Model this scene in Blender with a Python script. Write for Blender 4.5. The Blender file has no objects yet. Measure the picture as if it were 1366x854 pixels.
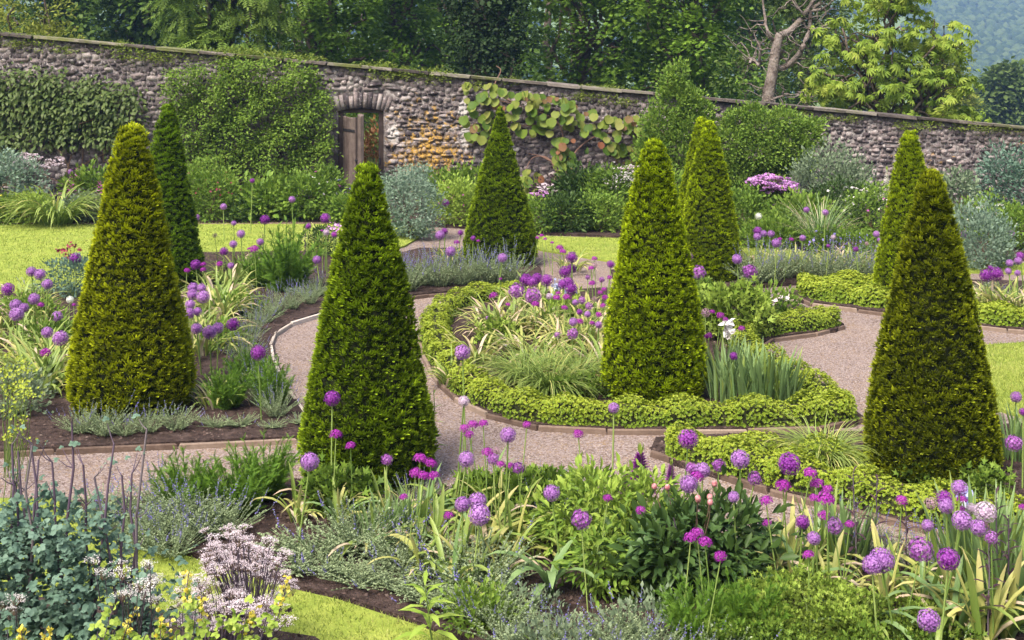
import bpy, bmesh, math, random
import numpy as np
from mathutils import Vector, Matrix
random.seed(7); rng = np.random.default_rng(11)
S = bpy.context.scene; C = S.collection
# ------------------------------------------------------------------ camera, sky, sun, exposure
F, HZ, EYE = 1700.0, 68.0, 3.2                 # focal length in photo pixels, horizon row, eye height (m)
cam = bpy.data.objects.new('camera', bpy.data.cameras.new('camera')); C.objects.link(cam); S.camera = cam
cam.location = (0, 0, EYE); cam.rotation_euler = (math.pi/2, 0, 0)
cam.data.sensor_width = 36; cam.data.lens = F/1366*36; cam.data.shift_y = -(427-HZ)/1366
cam.data.clip_start = 0.1; cam.data.clip_end = 6000
S.view_settings.view_transform = 'Standard'; S.view_settings.look = 'None'; S.view_settings.gamma = 1
S.view_settings.exposure = 1.32
SUN_EL, SUN_AZ = math.radians(56), math.radians(215)      # azimuth clockwise from +Y: behind the viewer, to the left
W = bpy.data.worlds.new('World'); S.world = W; W.use_nodes = True
sky = W.node_tree.nodes.new('ShaderNodeTexSky'); sky.sky_type = 'NISHITA'; sky.sun_disc = False
sky.sun_elevation = SUN_EL; sky.sun_rotation = SUN_AZ; sky.air_density = 1.0; sky.dust_density = 6.0; sky.ozone_density = 1.0
bg = W.node_tree.nodes['Background']; bg.inputs[1].default_value = 0.115
W.node_tree.links.new(sky.outputs[0], bg.inputs[0])
sl = bpy.data.lights.new('sun', 'SUN'); so = bpy.data.objects.new('sun', sl); C.objects.link(so)
sl.energy = 2.4; sl.angle = math.radians(22); sl.color = (1, 0.95, 0.87)
sd = Vector((math.sin(SUN_AZ)*math.cos(SUN_EL), math.cos(SUN_AZ)*math.cos(SUN_EL), math.sin(SUN_EL)))
so.rotation_euler = sd.to_track_quat('Z', 'Y').to_euler(); so.location = (0, -10, 30)
S.cycles.max_bounces = 6; S.cycles.transparent_max_bounces = 4; S.cycles.volume_bounces = 1
S.cycles.use_denoising = True
# ------------------------------------------------------------------ geometry of the view: where a photo pixel meets the ground
def gp(px, py, z=0.0):
    D = F*(EYE-z)/(py-HZ); return ((px-683)/F*D, D, z)
def wp(px, py, D): return ((px-683)/F*D, D, EYE-(py-HZ)*D/F)
def depth(py): return F*EYE/(py-HZ)
# ------------------------------------------------------------------ materials
def new_mat(name):
    m = bpy.data.materials.new(name); m.use_nodes = True
    return m, m.node_tree.nodes, m.node_tree.links, m.node_tree.nodes['Principled BSDF']
def ramp(nodes, stops):
    r = nodes.new('ShaderNodeValToRGB'); e = r.color_ramp.elements
    while len(e) > 1: e.remove(e[-1])
    e[0].position, e[0].color = stops[0][0], (*stops[0][1], 1)
    for p, c in stops[1:]:
        x = e.new(p); x.color = (*c, 1)
    return r
def leafmat(name, cols, tip=None, rough=0.55, trans=0.3, spec=0.16, objrand=0.0, tipfac=1.0, tippow=1.0):
    """leaf colour varies from leaf to leaf (attribute tint) and towards the growing tip (attribute tip)"""
    m, n, l, p = new_mat(name)
    a = n.new('ShaderNodeAttribute'); a.attribute_name = 'tint'
    src = a.outputs['Fac']
    if objrand:
        oi = n.new('ShaderNodeObjectInfo'); mx = n.new('ShaderNodeMix'); mx.inputs[0].default_value = objrand
        l.new(src, mx.inputs[2]); l.new(oi.outputs['Random'], mx.inputs[3]); src = mx.outputs[0]
    k = len(cols); r = ramp(n, [((i/(k-1)) if k > 1 else 0, c) for i, c in enumerate(cols)])
    l.new(src, r.inputs[0]); col = r.outputs[0]
    if tip:
        b = n.new('ShaderNodeAttribute'); b.attribute_name = 'tip'
        mp = n.new('ShaderNodeMath'); mp.operation = 'POWER'; mp.inputs[1].default_value = tippow; l.new(b.outputs['Fac'], mp.inputs[0])
        ml = n.new('ShaderNodeMath'); ml.operation = 'MULTIPLY'; ml.inputs[1].default_value = tipfac; l.new(mp.outputs[0], ml.inputs[0])
        mx2 = n.new('ShaderNodeMix'); mx2.data_type = 'RGBA'
        l.new(ml.outputs[0], mx2.inputs[0]); l.new(col, mx2.inputs[6]); mx2.inputs[7].default_value = (*tip, 1); col = mx2.outputs[2]
    l.new(col, p.inputs['Base Color']); p.inputs['Roughness'].default_value = rough
    p.inputs['Specular IOR Level'].default_value = spec
    if trans:
        t = n.new('ShaderNodeBsdfTranslucent'); l.new(col, t.inputs[0])
        ms = n.new('ShaderNodeMixShader'); ms.inputs[0].default_value = trans
        l.new(p.outputs[0], ms.inputs[1]); l.new(t.outputs[0], ms.inputs[2])
        l.new(ms.outputs[0], n['Material Output'].inputs[0])
    return m
def noisemat(name, cols, scale=8, detail=6, rough=0.9, bump=0.3, bscale=40, dist=0.02, spec=0.2, objrand=False, voro=None, rscale=0.5):
    """mottled surface: two noises, bump, optional voronoi grain"""
    m, n, l, p = new_mat(name)
    g = n.new('ShaderNodeNewGeometry')
    a = n.new('ShaderNodeTexNoise'); a.inputs['Scale'].default_value = scale; a.inputs['Detail'].default_value = detail; a.inputs['Roughness'].default_value = 0.65
    l.new(g.outputs['Position'], a.inputs['Vector']); src = a.outputs['Fac']
    if voro:
        v = n.new('ShaderNodeTexVoronoi'); v.inputs['Scale'].default_value = voro; l.new(g.outputs['Position'], v.inputs['Vector'])
        s = n.new('ShaderNodeSeparateColor'); l.new(v.outputs['Color'], s.inputs[0])
        mx = n.new('ShaderNodeMix'); mx.inputs[0].default_value = rscale; l.new(src, mx.inputs[2]); l.new(s.outputs[0], mx.inputs[3]); src = mx.outputs[0]
    if objrand:
        oi = n.new('ShaderNodeObjectInfo'); mx = n.new('ShaderNodeMix'); mx.inputs[0].default_value = 0.45
        l.new(src, mx.inputs[2]); l.new(oi.outputs['Random'], mx.inputs[3]); src = mx.outputs[0]
    k = len(cols); r = ramp(n, [(0.28+0.44*i/(k-1), c) for i, c in enumerate(cols)])
    l.new(src, r.inputs[0]); l.new(r.outputs[0], p.inputs['Base Color'])
    p.inputs['Roughness'].default_value = rough; p.inputs['Specular IOR Level'].default_value = spec
    bn = n.new('ShaderNodeBump'); bn.inputs['Strength'].default_value = bump; bn.inputs['Distance'].default_value = dist
    if voro: l.new(v.outputs['Distance'], bn.inputs['Height'])
    else:
        b = n.new('ShaderNodeTexNoise'); b.inputs['Scale'].default_value = bscale; b.inputs['Detail'].default_value = 6
        l.new(g.outputs['Position'], b.inputs['Vector']); l.new(b.outputs['Fac'], bn.inputs['Height'])
    l.new(bn.outputs[0], p.inputs['Normal'])
    return m
M = {}
# ------------------------------------------------------------------ mesh builder
class B:
    def __init__(s): s.v = []; s.f = []; s.t = []; s.tp = []; s.n = 0
    def raw(s, v, faces, tint=0.5, tip=0.0, mat=0):
        v = np.asarray(v, np.float32).reshape(-1, 3); k = len(v)
        s.v.append(v); s.t.append(np.broadcast_to(np.asarray(tint, np.float32), (k,))); s.tp.append(np.broadcast_to(np.asarray(tip, np.float32), (k,)))
        for f in faces:
            f = np.asarray(f, np.int64)
            if len(f): s.f.append((f + s.n, mat))
        s.n += k; return s
    def inst(s, T, P, X, Y, N, w, l, tint=0.5, mat=0, tipscale=1.0):
        """copies of a template T=(verts, tris, quads, tip) on frames X,Y,N"""
        tv, tris, quads, tp = T; n, k = len(P), len(tv)
        w = np.broadcast_to(np.asarray(w, float), (n,)); l = np.broadcast_to(np.asarray(l, float), (n,))
        v = (P[:, None, :] + (tv[None, :, 0:1]*w[:, None, None])*X[:, None, :] + (tv[None, :, 1:2]*l[:, None, None])*Y[:, None, :]
             + (tv[None, :, 2:3]*l[:, None, None])*N[:, None, :])
        off = (np.arange(n)*k)[:, None, None]
        fs = []
        if len(tris): fs.append((tris[None]+off).reshape(-1, 3))
        if len(quads): fs.append((quads[None]+off).reshape(-1, 4))
        ti = np.repeat(np.broadcast_to(np.asarray(tint, float), (n,)), k)
        tt = (np.broadcast_to(np.asarray(tipscale, float), (n,))[:, None]*np.asarray(tp)[None, :]).reshape(-1)
        return s.raw(v.reshape(-1, 3), fs, ti, tt, mat)
    def mesh(s, name, mats, smooth=False):
        me = bpy.data.meshes.new(name); v = np.concatenate(s.v)
        me.vertices.add(len(v)); me.vertices.foreach_set('co', v.ravel())
        li = np.concatenate([f.ravel() for f, _ in s.f]); cnt = np.concatenate([np.full(len(f), f.shape[1]) for f, _ in s.f])
        mi = np.concatenate([np.full(len(f), m) for f, m in s.f])
        me.loops.add(len(li)); me.loops.foreach_set('vertex_index', li.astype(np.int32))
        me.polygons.add(len(cnt)); st = np.concatenate([[0], np.cumsum(cnt)[:-1]])
        me.polygons.foreach_set('loop_start', st.astype(np.int32)); me.polygons.foreach_set('material_index', mi.astype(np.int32))
        if smooth: me.polygons.foreach_set('use_smooth', np.ones(len(cnt), bool))
        for nm, arr in (('tint', s.t), ('tip', s.tp)):
            at = me.attributes.new(nm, 'FLOAT', 'POINT'); at.data.foreach_set('value', np.concatenate(arr).astype(np.float32))
        for m in (mats if isinstance(mats, (list, tuple)) else [mats]): me.materials.append(m)
        me.update(calc_edges=True); return me
def nrm(a): return a/np.maximum(np.linalg.norm(a, axis=-1, keepdims=True), 1e-9)
def frames(d, up):
    Y = nrm(np.asarray(d, float)); X = nrm(np.cross(Y, np.broadcast_to(up, Y.shape)+1e-4)); return X, Y, np.cross(X, Y)
def rnd(n, a=0, b=1): return rng.uniform(a, b, n)
def rdir(n): return nrm(rng.normal(size=(n, 3)))
def tmpl(v, tris=(), quads=(), tip=None):
    v = np.array(v, float); return (v, np.array(tris, int).reshape(-1, 3), np.array(quads, int).reshape(-1, 4), v[:, 1] if tip is None else np.array(tip, float))
T_DIA = tmpl([(0,0,0), (-.5,.45,.1), (0,1,0), (.5,.45,.1)], [(0,2,1), (0,3,2)])
T_TRI = tmpl([(-.5,0,0), (.5,0,0), (0,1,0)], [(0,1,2)])
T_OVAL = tmpl([(0,0,0), (-.36,.28,.09), (0,.3,0), (.36,.28,.09), (-.42,.62,.08), (0,.64,-.02), (.42,.62,.08), (0,1,-.1)],
              [(0,2,1), (0,3,2), (4,5,7), (5,6,7)], [(1,2,5,4), (2,3,6,5)])
T_DROOP = tmpl([(0,0,0), (-.3,.25,.06), (0,.28,.05), (.3,.25,.06), (-.42,.62,-.08), (0,.64,-.1), (.42,.62,-.08), (0,1,-.42)],
              [(0,2,1), (0,3,2), (4,5,7), (5,6,7)], [(1,2,5,4), (2,3,6,5)])
def palm(lobes, inner=0.55, cup=0.12, a0=0.55):
    v = [(0, 0.0, 0)]; k = lobes*2+1
    for i in range(k):
        a = math.pi/2 + (math.pi-a0)*(1-2*i/(k-1)); r = (1.0 if i % 2 else inner)*(1-.22*abs(1-2*i/(k-1)))
        v.append((math.cos(a)*r*.55, .42+math.sin(a)*r*.58, cup*r - .05*(i % 2)))
    return tmpl(v, [(0, i+1, i) for i in range(1, k)])
T_SYC = palm(5, .58); T_VINE = palm(4, .80, .16, .3)
def _round():
    v = [(0, .12, 0)]; k = 13
    for i in range(k):
        a = math.pi*(1-2*i/(k-1))*.93; r = .5*(1+.10*math.cos(a)+(.10 if i == 6 else 0)+(.035 if i % 2 else -.02)); v.append((math.sin(a)*r*1.02, .5+math.cos(a)*r*.92, .10*abs(math.sin(a))-.06*math.cos(a)+(.02 if i % 2 else -.02)))
    v.append((0, .5, -.03)); return tmpl(v, [(k+1, i+1, i) for i in range(1, k)]+[(k+1, 1, 0), (k+1, 0, k)])
T_VINE = _round(); T_GER = palm(5, .35, .1, .4)
def compose(parts):
    V, Tt, Q, tp, o = [], [], [], [], 0
    for (t, M3, off, ts) in parts:
        v = t[0] @ np.array(M3, float) + np.array(off, float); V.append(v); Tt.append(t[1]+o); Q.append(t[2]+o); tp.append(t[3]*0+ts if ts is not None else t[3]); o += len(v)
    return (np.concatenate(V), np.concatenate(Tt), np.concatenate(Q), np.concatenate(tp))
def rot2(a, sx, sy, droop=0.0):            # rows: images of local x, y, z
    c, s_ = math.cos(a), math.sin(a)
    return [(c*sx, s_*sx, 0), (-s_*sy*math.cos(droop), c*sy*math.cos(droop), -math.sin(droop)*sy), (0, 0, sy)]
# yew shoot: a short twig with needles both sides, lighter at the growing end
_p = []
for i in range(4):
    y = .10+.20*i; L = .44*(1-.13*i)
    for sgn in (-1, 1): _p.append((tmpl([(-.5,0,0), (.5,0,0), (0,1,.15)], [(0,1,2)]), rot2(sgn*-.95*(1-.12*i), .20, L), (0, y, .02), .15+.24*i))
_p.append((tmpl([(-.5,0,0), (.5,0,0), (0,1,.05)], [(0,1,2)]), rot2(0, .19, .40), (0, .75, .02), 1.0))
T_YEW = compose(_p)
# yew tuft: needles fanning out of one point, wider than tall, curving up, pale at the tips
def _tuft(n, seed):
    r = random.Random(seed); parts = []
    for i in range(n):
        az = (i+.5)/n*2*math.pi+r.uniform(-.3, .3); q = r.uniform(.25, 1)**.7; dx, dz = math.cos(az)*q*1.0, math.sin(az)*q*.5+.25; dy = .55+.5*(1-q)
        Yv = np.array([dx, dy, dz]); L = r.uniform(.75, 1.05); Yv = Yv/np.linalg.norm(Yv)*L; Xv = np.cross(Yv, [r.uniform(-.6, .6), r.uniform(-.2, .2), 1.0]); Xv = Xv/np.linalg.norm(Xv)*.13
        v = np.array([Yv*.12-Xv*.6, Yv*.12+Xv*.6, Yv*.62+Xv, Yv*.62-Xv, Yv+np.array([0, 0, .08])])
        parts.append((v, np.array([(3, 2, 4)]), np.array([(0, 1, 2, 3)]), np.array([.0, .0, .6, .6, 1.0])))
    V, T3, Q4, tp, o = [], [], [], [], 0
    for v, t3, q4, p in parts: V.append(v); T3.append(t3+o); Q4.append(q4+o); tp.append(p); o += len(v)
    return (np.concatenate(V), np.concatenate(T3), np.concatenate(Q4), np.concatenate(tp))
T_TUFT = [_tuft(12, q) for q in range(3)]
# rosette of small box / euonymus leaves
T_ROS = compose([(T_DIA, rot2(a, .36, .62, -.55), (0, 0, 0), None) for a in (0, 1.26, 2.5, 3.77, 5.0)] + [(T_DIA, rot2(.6, .26, .4, -1.1), (0, 0, .05), 1.0), (T_DIA, rot2(3.7, .26, .4, -1.1), (0, 0, .05), 1.0)])
# pinnate ash spray; hanging whorl of chestnut leaflets; trifoliate leaf
T_PIN = compose([(T_DIA, rot2(sg*-1.05, .13, .36, .15), (0, .15+.17*i, -.04*i), .3+.1*i) for i in range(5) for sg in (-1, 1)] + [(T_DIA, rot2(0, .13, .34, .3), (0, .95, -.2), 1)])
T_WHORL = compose([(T_OVAL, rot2(a, .27, .95*(1-.12*abs(a)), .65), (0, .03, 0), None) for a in (-2.0, -1.25, -.6, 0, .6, 1.25, 2.0)])
T_TRIF = compose([(T_OVAL, rot2(a, .52, .5, .25), (0, y, 0), None) for a, y in ((0, .5), (1.2, .42), (-1.2, .42))])
T_FEATH = compose([(T_TRI, rot2(sg*-.8, .07, .34*(1.1-.09*i), -.1), (0, .06+.1*i, 0), .1*i) for i in range(9) for sg in (-1, 1)] + [(T_TRI, rot2(0, .07, .2), (0, .9, 0), 1)])
T_STAR = compose([(tmpl([(-.5,0,0), (.5,0,0), (0,1,.25)], [(0,1,2)]), rot2(a, .34, .5), (0, .0, 0), None) for a in np.arange(6)*math.pi/3])
def tubes(b, PTS, R, sides=4, tint=0.5, mat=0, tip=0.0):
    PTS = np.asarray(PTS, float); R = np.broadcast_to(np.asarray(R, float), PTS.shape[:2]); n, m = R.shape
    d = np.gradient(PTS, axis=1); ref = np.where(np.abs(nrm(d)[..., 2:3]) > .8, np.array([1., 0, 0]), np.array([0, 0, 1.]))
    X = nrm(np.cross(d, ref)); Y = nrm(np.cross(d, X)); a = np.arange(sides)*2*math.pi/sides
    v = PTS[:, :, None, :] + R[:, :, None, None]*(np.cos(a)[None, None, :, None]*X[:, :, None, :] + np.sin(a)[None, None, :, None]*Y[:, :, None, :])
    i = np.arange(m-1)[:, None]*sides; j = np.arange(sides)[None, :]; j2 = (j+1) % sides
    q = np.stack([i+j, i+j2, i+sides+j2, i+sides+j], -1).reshape(-1, 4)
    f = (q[None] + (np.arange(n)*m*sides)[:, None, None]).reshape(-1, 4)
    b.raw(v.reshape(-1, 3), [f], np.repeat(np.broadcast_to(np.asarray(tint, float), (n,)), m*sides), tip, mat); return b
def arcs(base, az, h, lean, m=5, p=1.6):
    base = np.asarray(base, float); n = len(base); t = np.linspace(0, 1, m)
    h = np.broadcast_to(h, (n,)); lean = np.broadcast_to(lean, (n,)); d = np.stack([np.cos(az), np.sin(az), 0*az], -1)
    return base[:, None, :] + d[:, None, :]*(lean[:, None]*t[None, :]**p)[..., None] + np.array([0, 0, 1.])*(h[:, None]*t[None, :])[..., None]
def straps(b, base, az, L, w, lean0, bend, m=6, tint=0.5, mat=0, fold=0.25, curl=0.0):
    """arching blades: start lean0 from upright and bend over by 'bend' radians along their length"""
    base = np.asarray(base, float); n = len(base); L, w, lean0, bend = [np.broadcast_to(np.asarray(q, float), (n,)) for q in (L, w, lean0, bend)]
    t = np.linspace(0, 1, m); th = lean0[:, None]+bend[:, None]*t[None]**1.3
    step = L[:, None]/(m-1); r = np.cumsum(np.sin(th)*step, 1)-np.sin(th[:, :1])*step; z = np.cumsum(np.cos(th)*step, 1)-np.cos(th[:, :1])*step
    d = np.stack([np.cos(az), np.sin(az), 0*az], -1); sd_ = np.stack([-np.sin(az), np.cos(az), 0*az], -1)
    c = base[:, None, :]+d[:, None, :]*r[..., None]+np.array([0, 0, 1.])*z[..., None]
    nn = -np.cos(th)[..., None]*d[:, None, :]+np.sin(th)[..., None]*np.array([0, 0, 1.])
    wt = w[:, None]*np.minimum(1, .55+1.6*t)[None]*np.sqrt(np.maximum(0.0, 1-t**3))[None]
    wt[:, -1] = w*.06
    lf = c+sd_[:, None, :]*wt[..., None]*.5+nn*wt[..., None]*fold; rt = c-sd_[:, None, :]*wt[..., None]*.5+nn*wt[..., None]*fold
    v = np.stack([lf, c, rt], 2).reshape(-1, 3)
    i = np.arange(m-1)[:, None]*3; j = np.arange(2)[None]; q = np.stack([i+j, i+j+1, i+j+4, i+j+3], -1).reshape(-1, 4)
    f = (q[None]+(np.arange(n)*m*3)[:, None, None]).reshape(-1, 4)
    tp = np.broadcast_to(t[None, :, None], (n, m, 3)).reshape(-1)
    b.raw(v, [f], np.repeat(np.broadcast_to(np.asarray(tint, float), (n,)), m*3), tp, mat); return b
def sn(p, k=1.0, s=0):
    """smooth lumpy noise, about -1..1"""
    p = np.asarray(p, float)*k; r = np.random.default_rng(s); o = 0
    for q in range(5):
        d = r.normal(size=3); d *= (1+.6*q)/np.linalg.norm(d); o = o+np.sin(p@d*2.2+r.uniform(0, 6.3))/(1+.35*q)
    return o/2.6
# ------------------------------------------------------------------ objects
def prop(o, label=None, cat=None, group=None, kind=None):
    if label: o['label'] = label
    if cat: o['category'] = cat
    if group: o['group'] = group
    if kind: o['kind'] = kind
    return o
def link(name, me, loc=(0, 0, 0), rz=0, sc=1, parent=None):
    o = bpy.data.objects.new(name, me); C.objects.link(o); o.location = loc; o.rotation_euler = (0, 0, rz)
    o.scale = sc if isinstance(sc, (tuple, list)) else (sc, sc, sc)
    if parent: o.parent = parent
    return o
def thing(name, label, cat, loc=(0, 0, 0), rz=0, sc=1, group=None):
    o = link(name, None, loc, rz, sc); o.empty_display_size = .1; return prop(o, label, cat, group)
def dup(root, loc, rz=0, sc=1, label=None, group=None):
    r = root.copy(); C.objects.link(r); r.location = loc; r.rotation_euler = (0, 0, rz); r.scale = sc if isinstance(sc, (tuple, list)) else (sc, sc, sc)
    if label: r['label'] = label
    if group: r['group'] = group
    for ch in list(root.children):
        c = ch.copy(); C.objects.link(c); c.parent = r
        for g in list(ch.children):
            d = g.copy(); C.objects.link(d); d.parent = c
    return r
ORD = 'first second third fourth fifth sixth seventh eighth ninth tenth eleventh twelfth thirteenth fourteenth fifteenth sixteenth seventeenth eighteenth nineteenth twentieth'.split()
NUM = 'no one two three four five six seven eight nine ten eleven twelve thirteen fourteen fifteen sixteen seventeen eighteen nineteen twenty'.split()
def nth(i, n): return 'leftmost' if i == 0 else 'rightmost' if i == n-1 else ORD[i]+' from left'
def inpoly(P, poly):
    x, y = P[:, 0], P[:, 1]; r = np.zeros(len(P), bool); j = len(poly)-1
    for i in range(len(poly)):
        xi, yi = poly[i][0], poly[i][1]; xj, yj = poly[j][0], poly[j][1]
        c = ((yi > y) != (yj > y)) & (x < (xj-xi)*(y-yi)/(yj-yi+1e-12)+xi); r ^= c; j = i
    return r
def scatter(poly, n, dens=None):
    """n random points inside a polygon; nearer ones more often, as they show larger"""
    a = np.array([p[:2] for p in poly]); lo, hi = a.min(0), a.max(0); lo = np.maximum(lo, (-14, 4)); hi = np.minimum(hi, (14, 27)); out = []; tot = 0
    while tot < n:
        q = rng.uniform(size=(n*2, 2)); y = lo[1]+(hi[1]-lo[1])*q[:, 1]; x = lo[0]+(hi[0]-lo[0])*q[:, 0]
        P = np.stack([x, y], -1); k = inpoly(P, poly) & (np.abs(x) < .55*y+.5)
        if dens: k &= rng.uniform(size=len(x)) < np.minimum(1, (dens/y)**2)
        out.append(P[k]); tot += k.sum()
    return np.concatenate(out)[:n]
def smooth_line(pts, n=8, closed=False):
    p = [np.array(q, float) for q in pts]; out = []
    if closed: p = [p[-1]]+p+[p[0], p[1]]
    else: p = [2*p[0]-p[1]]+p+[2*p[-1]-p[-2]]
    for i in range(1, len(p)-2):
        for t in np.linspace(0, 1, n, endpoint=False):
            a, b, c, d = p[i-1:i+3]; out.append(.5*((2*b)+(c-a)*t+(2*a-5*b+4*c-d)*t*t+(3*b-a-3*c+d)*t**3))
    if not closed: out.append(p[-2])
    return np.array(out)
def sheet(name, poly, z, skirt, mat, label=None):
    """a raised sheet of ground with a small side face all round"""
    n = len(poly); bm = bmesh.new(); top = [bm.verts.new((p[0], p[1], z)) for p in poly]; low = [bm.verts.new((p[0], p[1], z-skirt)) for p in poly]
    f = bm.faces.new(top)
    for i in range(n): bm.faces.new((top[i], top[(i+1) % n], low[(i+1) % n], low[i]))
    bmesh.ops.recalc_face_normals(bm, faces=bm.faces); bmesh.ops.triangulate(bm, faces=[f])
    me = bpy.data.meshes.new(name); bm.to_mesh(me); bm.free(); me.materials.append(mat)
    return prop(link(name, me), kind='structure')
# ------------------------------------------------------------------ the ground
M['soil'] = noisemat('bark_mulch', [(.018,.011,.009), (.05,.032,.026), (.10,.068,.058)], 14, 8, .95, .9, 70, .03, voro=None)
M['gravel'] = noisemat('pink_gravel', [(.105,.07,.055), (.175,.127,.108), (.235,.183,.165), (.30,.247,.23), (.22,.145,.078)], 2.2, 8, .9, .8, 60, .012, voro=75, rscale=.46)
M['lawn'] = noisemat('mown_lawn', [(.17,.235,.032), (.25,.31,.046), (.335,.375,.07)], 5, 9, .9, .8, 160, .02)
M['field'] = noisemat('rough_meadow', [(.06,.10,.015), (.13,.18,.03), (.20,.24,.05)], 1.5, 8, .95, .8, 30, .1)
M['board'] = noisemat('weathered_board', [(.09,.06,.045), (.17,.12,.09), (.26,.20,.155)], 9, 8, .85, .4, 60, .01, objrand=True)
M['kerbstone'] = noisemat('pale_edging', [(.30,.25,.20), (.42,.36,.30), (.52,.46,.40)], 9, 8, .85, .4, 60, .01, objrand=True)
def G(L): return [gp(*q)[:2] for q in L]
gx = [(-160,-20), (160,-20), (160,160), (-160,160)]
def terrain(x, y):
    """level garden, then a shallow valley and wooded hills beyond"""
    y = np.asarray(y, float); x = np.asarray(x, float); sm = lambda a, b: (lambda t: t*t*(3-2*t))(np.clip((y-a)/(b-a), 0, 1))
    return -.06-13*sm(48, 170)+sm(480, 1450)*(150+14*np.sin(x/130+1)+9*np.sin(x/51+y/90))
gx_ = np.concatenate([np.linspace(-1100, -120, 24), np.linspace(-100, 100, 21), np.linspace(120, 1100, 24)]); gy_ = np.concatenate([np.linspace(-25, 60, 12), np.linspace(70, 1600, 90)])
XX, YY = np.meshgrid(gx_, gy_); ZZ = terrain(XX, YY); nx_, ny_ = len(gx_), len(gy_); ii = (np.arange(ny_-1)[:, None]*nx_+np.arange(nx_-1)[None]).ravel()
gb = B().raw(np.stack([XX, YY, ZZ], -1).reshape(-1, 3), [np.stack([ii, ii+1, ii+nx_+1, ii+nx_], -1)])
prop(link('ground', gb.mesh('ground', M['field'], True)), kind='structure')
sheet('gravel_path', [(-15,5.5), (15,5.5), (17,26.2), (-17,26.2)], 0, .1, M['gravel'])
LAWN_BACK = G([(-260,300), (440,300), (570,306), (575,309), (540,330), (500,342), (430,345), (270,350), (100,395), (-420,430)])
LAWN_MID = G([(690,317), (715,317), (830,320), (985,331), (1180,345), (1560,362), (1560,372), (1180,362), (985,354), (830,353), (720,335)])
LAWN_RIGHT = G([(1280,466), (1366,460), (1420,461), (1415,564), (1366,560), (1320,545), (1270,505)])
LAWN_NEAR = G([(-500,672), (70,670), (150,702), (250,748), (380,790), (450,806), (560,842), (650,880), (760,1300), (-900,1300)])
LAWN_SIDE = [(11.7,25.9)]+G([(1405,351), (1425,379), (1446,452), (1425,568), (1458,640), (1506,775)])+[(8.5,3.0), (20,3.0), (20,25.9)]
for nm, L in (('lawn', LAWN_SIDE), ('lawn', LAWN_BACK), ('lawn', LAWN_MID), ('lawn', LAWN_RIGHT), ('lawn', LAWN_NEAR)): sheet(nm, L, .03, .06, M['lawn'])
BED_LEFT = G([(-500,440), (60,392), (120,386), (270,340), (430,338), (455,345), (470,385), (440,416), (400,430), (376,441), (363,456), (368,485), (388,525), (412,560), (395,589), (300,593), (200,598), (60,604), (-100,614), (-600,645)])
BED_BACK = G([(500,350), (560,334), (640,335), (700,345), (722,362), (722,381), (676,389), (600,392), (555,397), (500,404), (470,400)])
BED_F = G([(815,364), (860,354), (985,356), (1180,364), (1230,374), (1190,385), (1110,381), (1058,381), (1000,386), (900,385), (820,381)])
BED_G = G([(1052,394), (1070,384), (1170,387), (1250,376), (1420,380), (1440,450), (1366,444), (1300,437), (1190,421), (1120,412), (1070,405)])
EOUT = [(690,396), (640,400), (600,410), (572,427), (560,448), (562,470), (576,500), (605,532), (650,556), (700,570), (760,576), (850,578), (950,578), (1060,577), (1140,570), (1152,562), (1105,530), (1057,502), (1020,482), (1009,466), (1032,454), (1075,448), (1115,444), (1126,437), (1108,426), (1070,412)]
BED_E = G(EOUT+[(1040,402), (1000,391), (900,388), (800,388)])
HOUT = [(868,606), (900,622), (955,639), (1064,667), (1119,682), (1180,697), (1269,716), (1366,738), (1500,768)]
BED_H = G([(875,590), (1000,584), (1150,582), (1300,574), (1420,569), (1450,640), (1500,768)]+HOUT[::-1])
BED_FRONT = G([(90,676), (200,669), (300,657), (390,646), (500,652), (600,657), (680,692), (760,707), (850,714), (1000,728), (1130,748), (1250,778), (1400,825), (1750,900), (2100,1300), (780,1300), (665,880), (565,842), (455,804), (385,788), (255,746), (155,700)])
BED_NEAR = G([(-700,830), (0,800), (200,825), (420,860), (520,930), (640,1300), (-900,1300)])
BORDER = G([(-320,299), (440,299), (572,303), (640,306), (700,313), (830,318), (985,329), (1180,342), (1400,350)])+[(11.6,25.9), (-16.5,25.9)]
for nm, L in (('bed_soil', BED_LEFT), ('bed_soil', BED_BACK), ('bed_soil', BED_F), ('bed_soil', BED_G), ('bed_soil', BED_E), ('bed_soil', BED_H), ('bed_soil', BED_FRONT), ('bed_soil', BED_NEAR), ('border_soil', BORDER)):
    sheet(nm, L, .045, .08, M['soil'])
# loose bark and clods on the beds; loose stones on the path; blades of lawn grass
T_CHIP = tmpl([(-.5,-.5,0), (.5,-.4,0), (.4,.5,.1), (-.45,.5,0), (0,.05,.45)], [(0,1,4), (1,2,4), (2,3,4), (3,0,4)])
M['chip'] = leafmat('bark_chips', [(.02,.013,.011), (.06,.038,.031), (.10,.068,.058), (.14,.105,.09)], trans=0, rough=.95, spec=.1)
b = B()
for poly, n in ((BED_FRONT, 9000), (BED_LEFT, 6500), (BED_E, 3500), (BED_H, 3500), (BED_BACK, 800), (BED_G, 800)):
    P = scatter(poly, n, 8); k = len(P); X, Y, N = frames(np.stack([*rdir(k)[:, :2].T, rnd(k, -.3, .3)], -1), nrm(np.stack([rnd(k, -.4, .4), rnd(k, -.4, .4), np.ones(k)], -1)))
    sz = rnd(k, .008, .028); b.inst(T_CHIP, np.concatenate([P, np.full((k, 1), .045)], 1), X, Y, N, sz*rnd(k, .5, 1.1), sz, rnd(k)**1.6)
prop(link('bark_chips', b.mesh('bark_chips', M['chip'])), kind='stuff')
M['stone_chip'] = leafmat('gravel_stones', [(.12,.08,.065), (.20,.148,.128), (.265,.212,.193), (.32,.27,.25), (.24,.16,.09)], trans=0, rough=.9, spec=.2)
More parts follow.
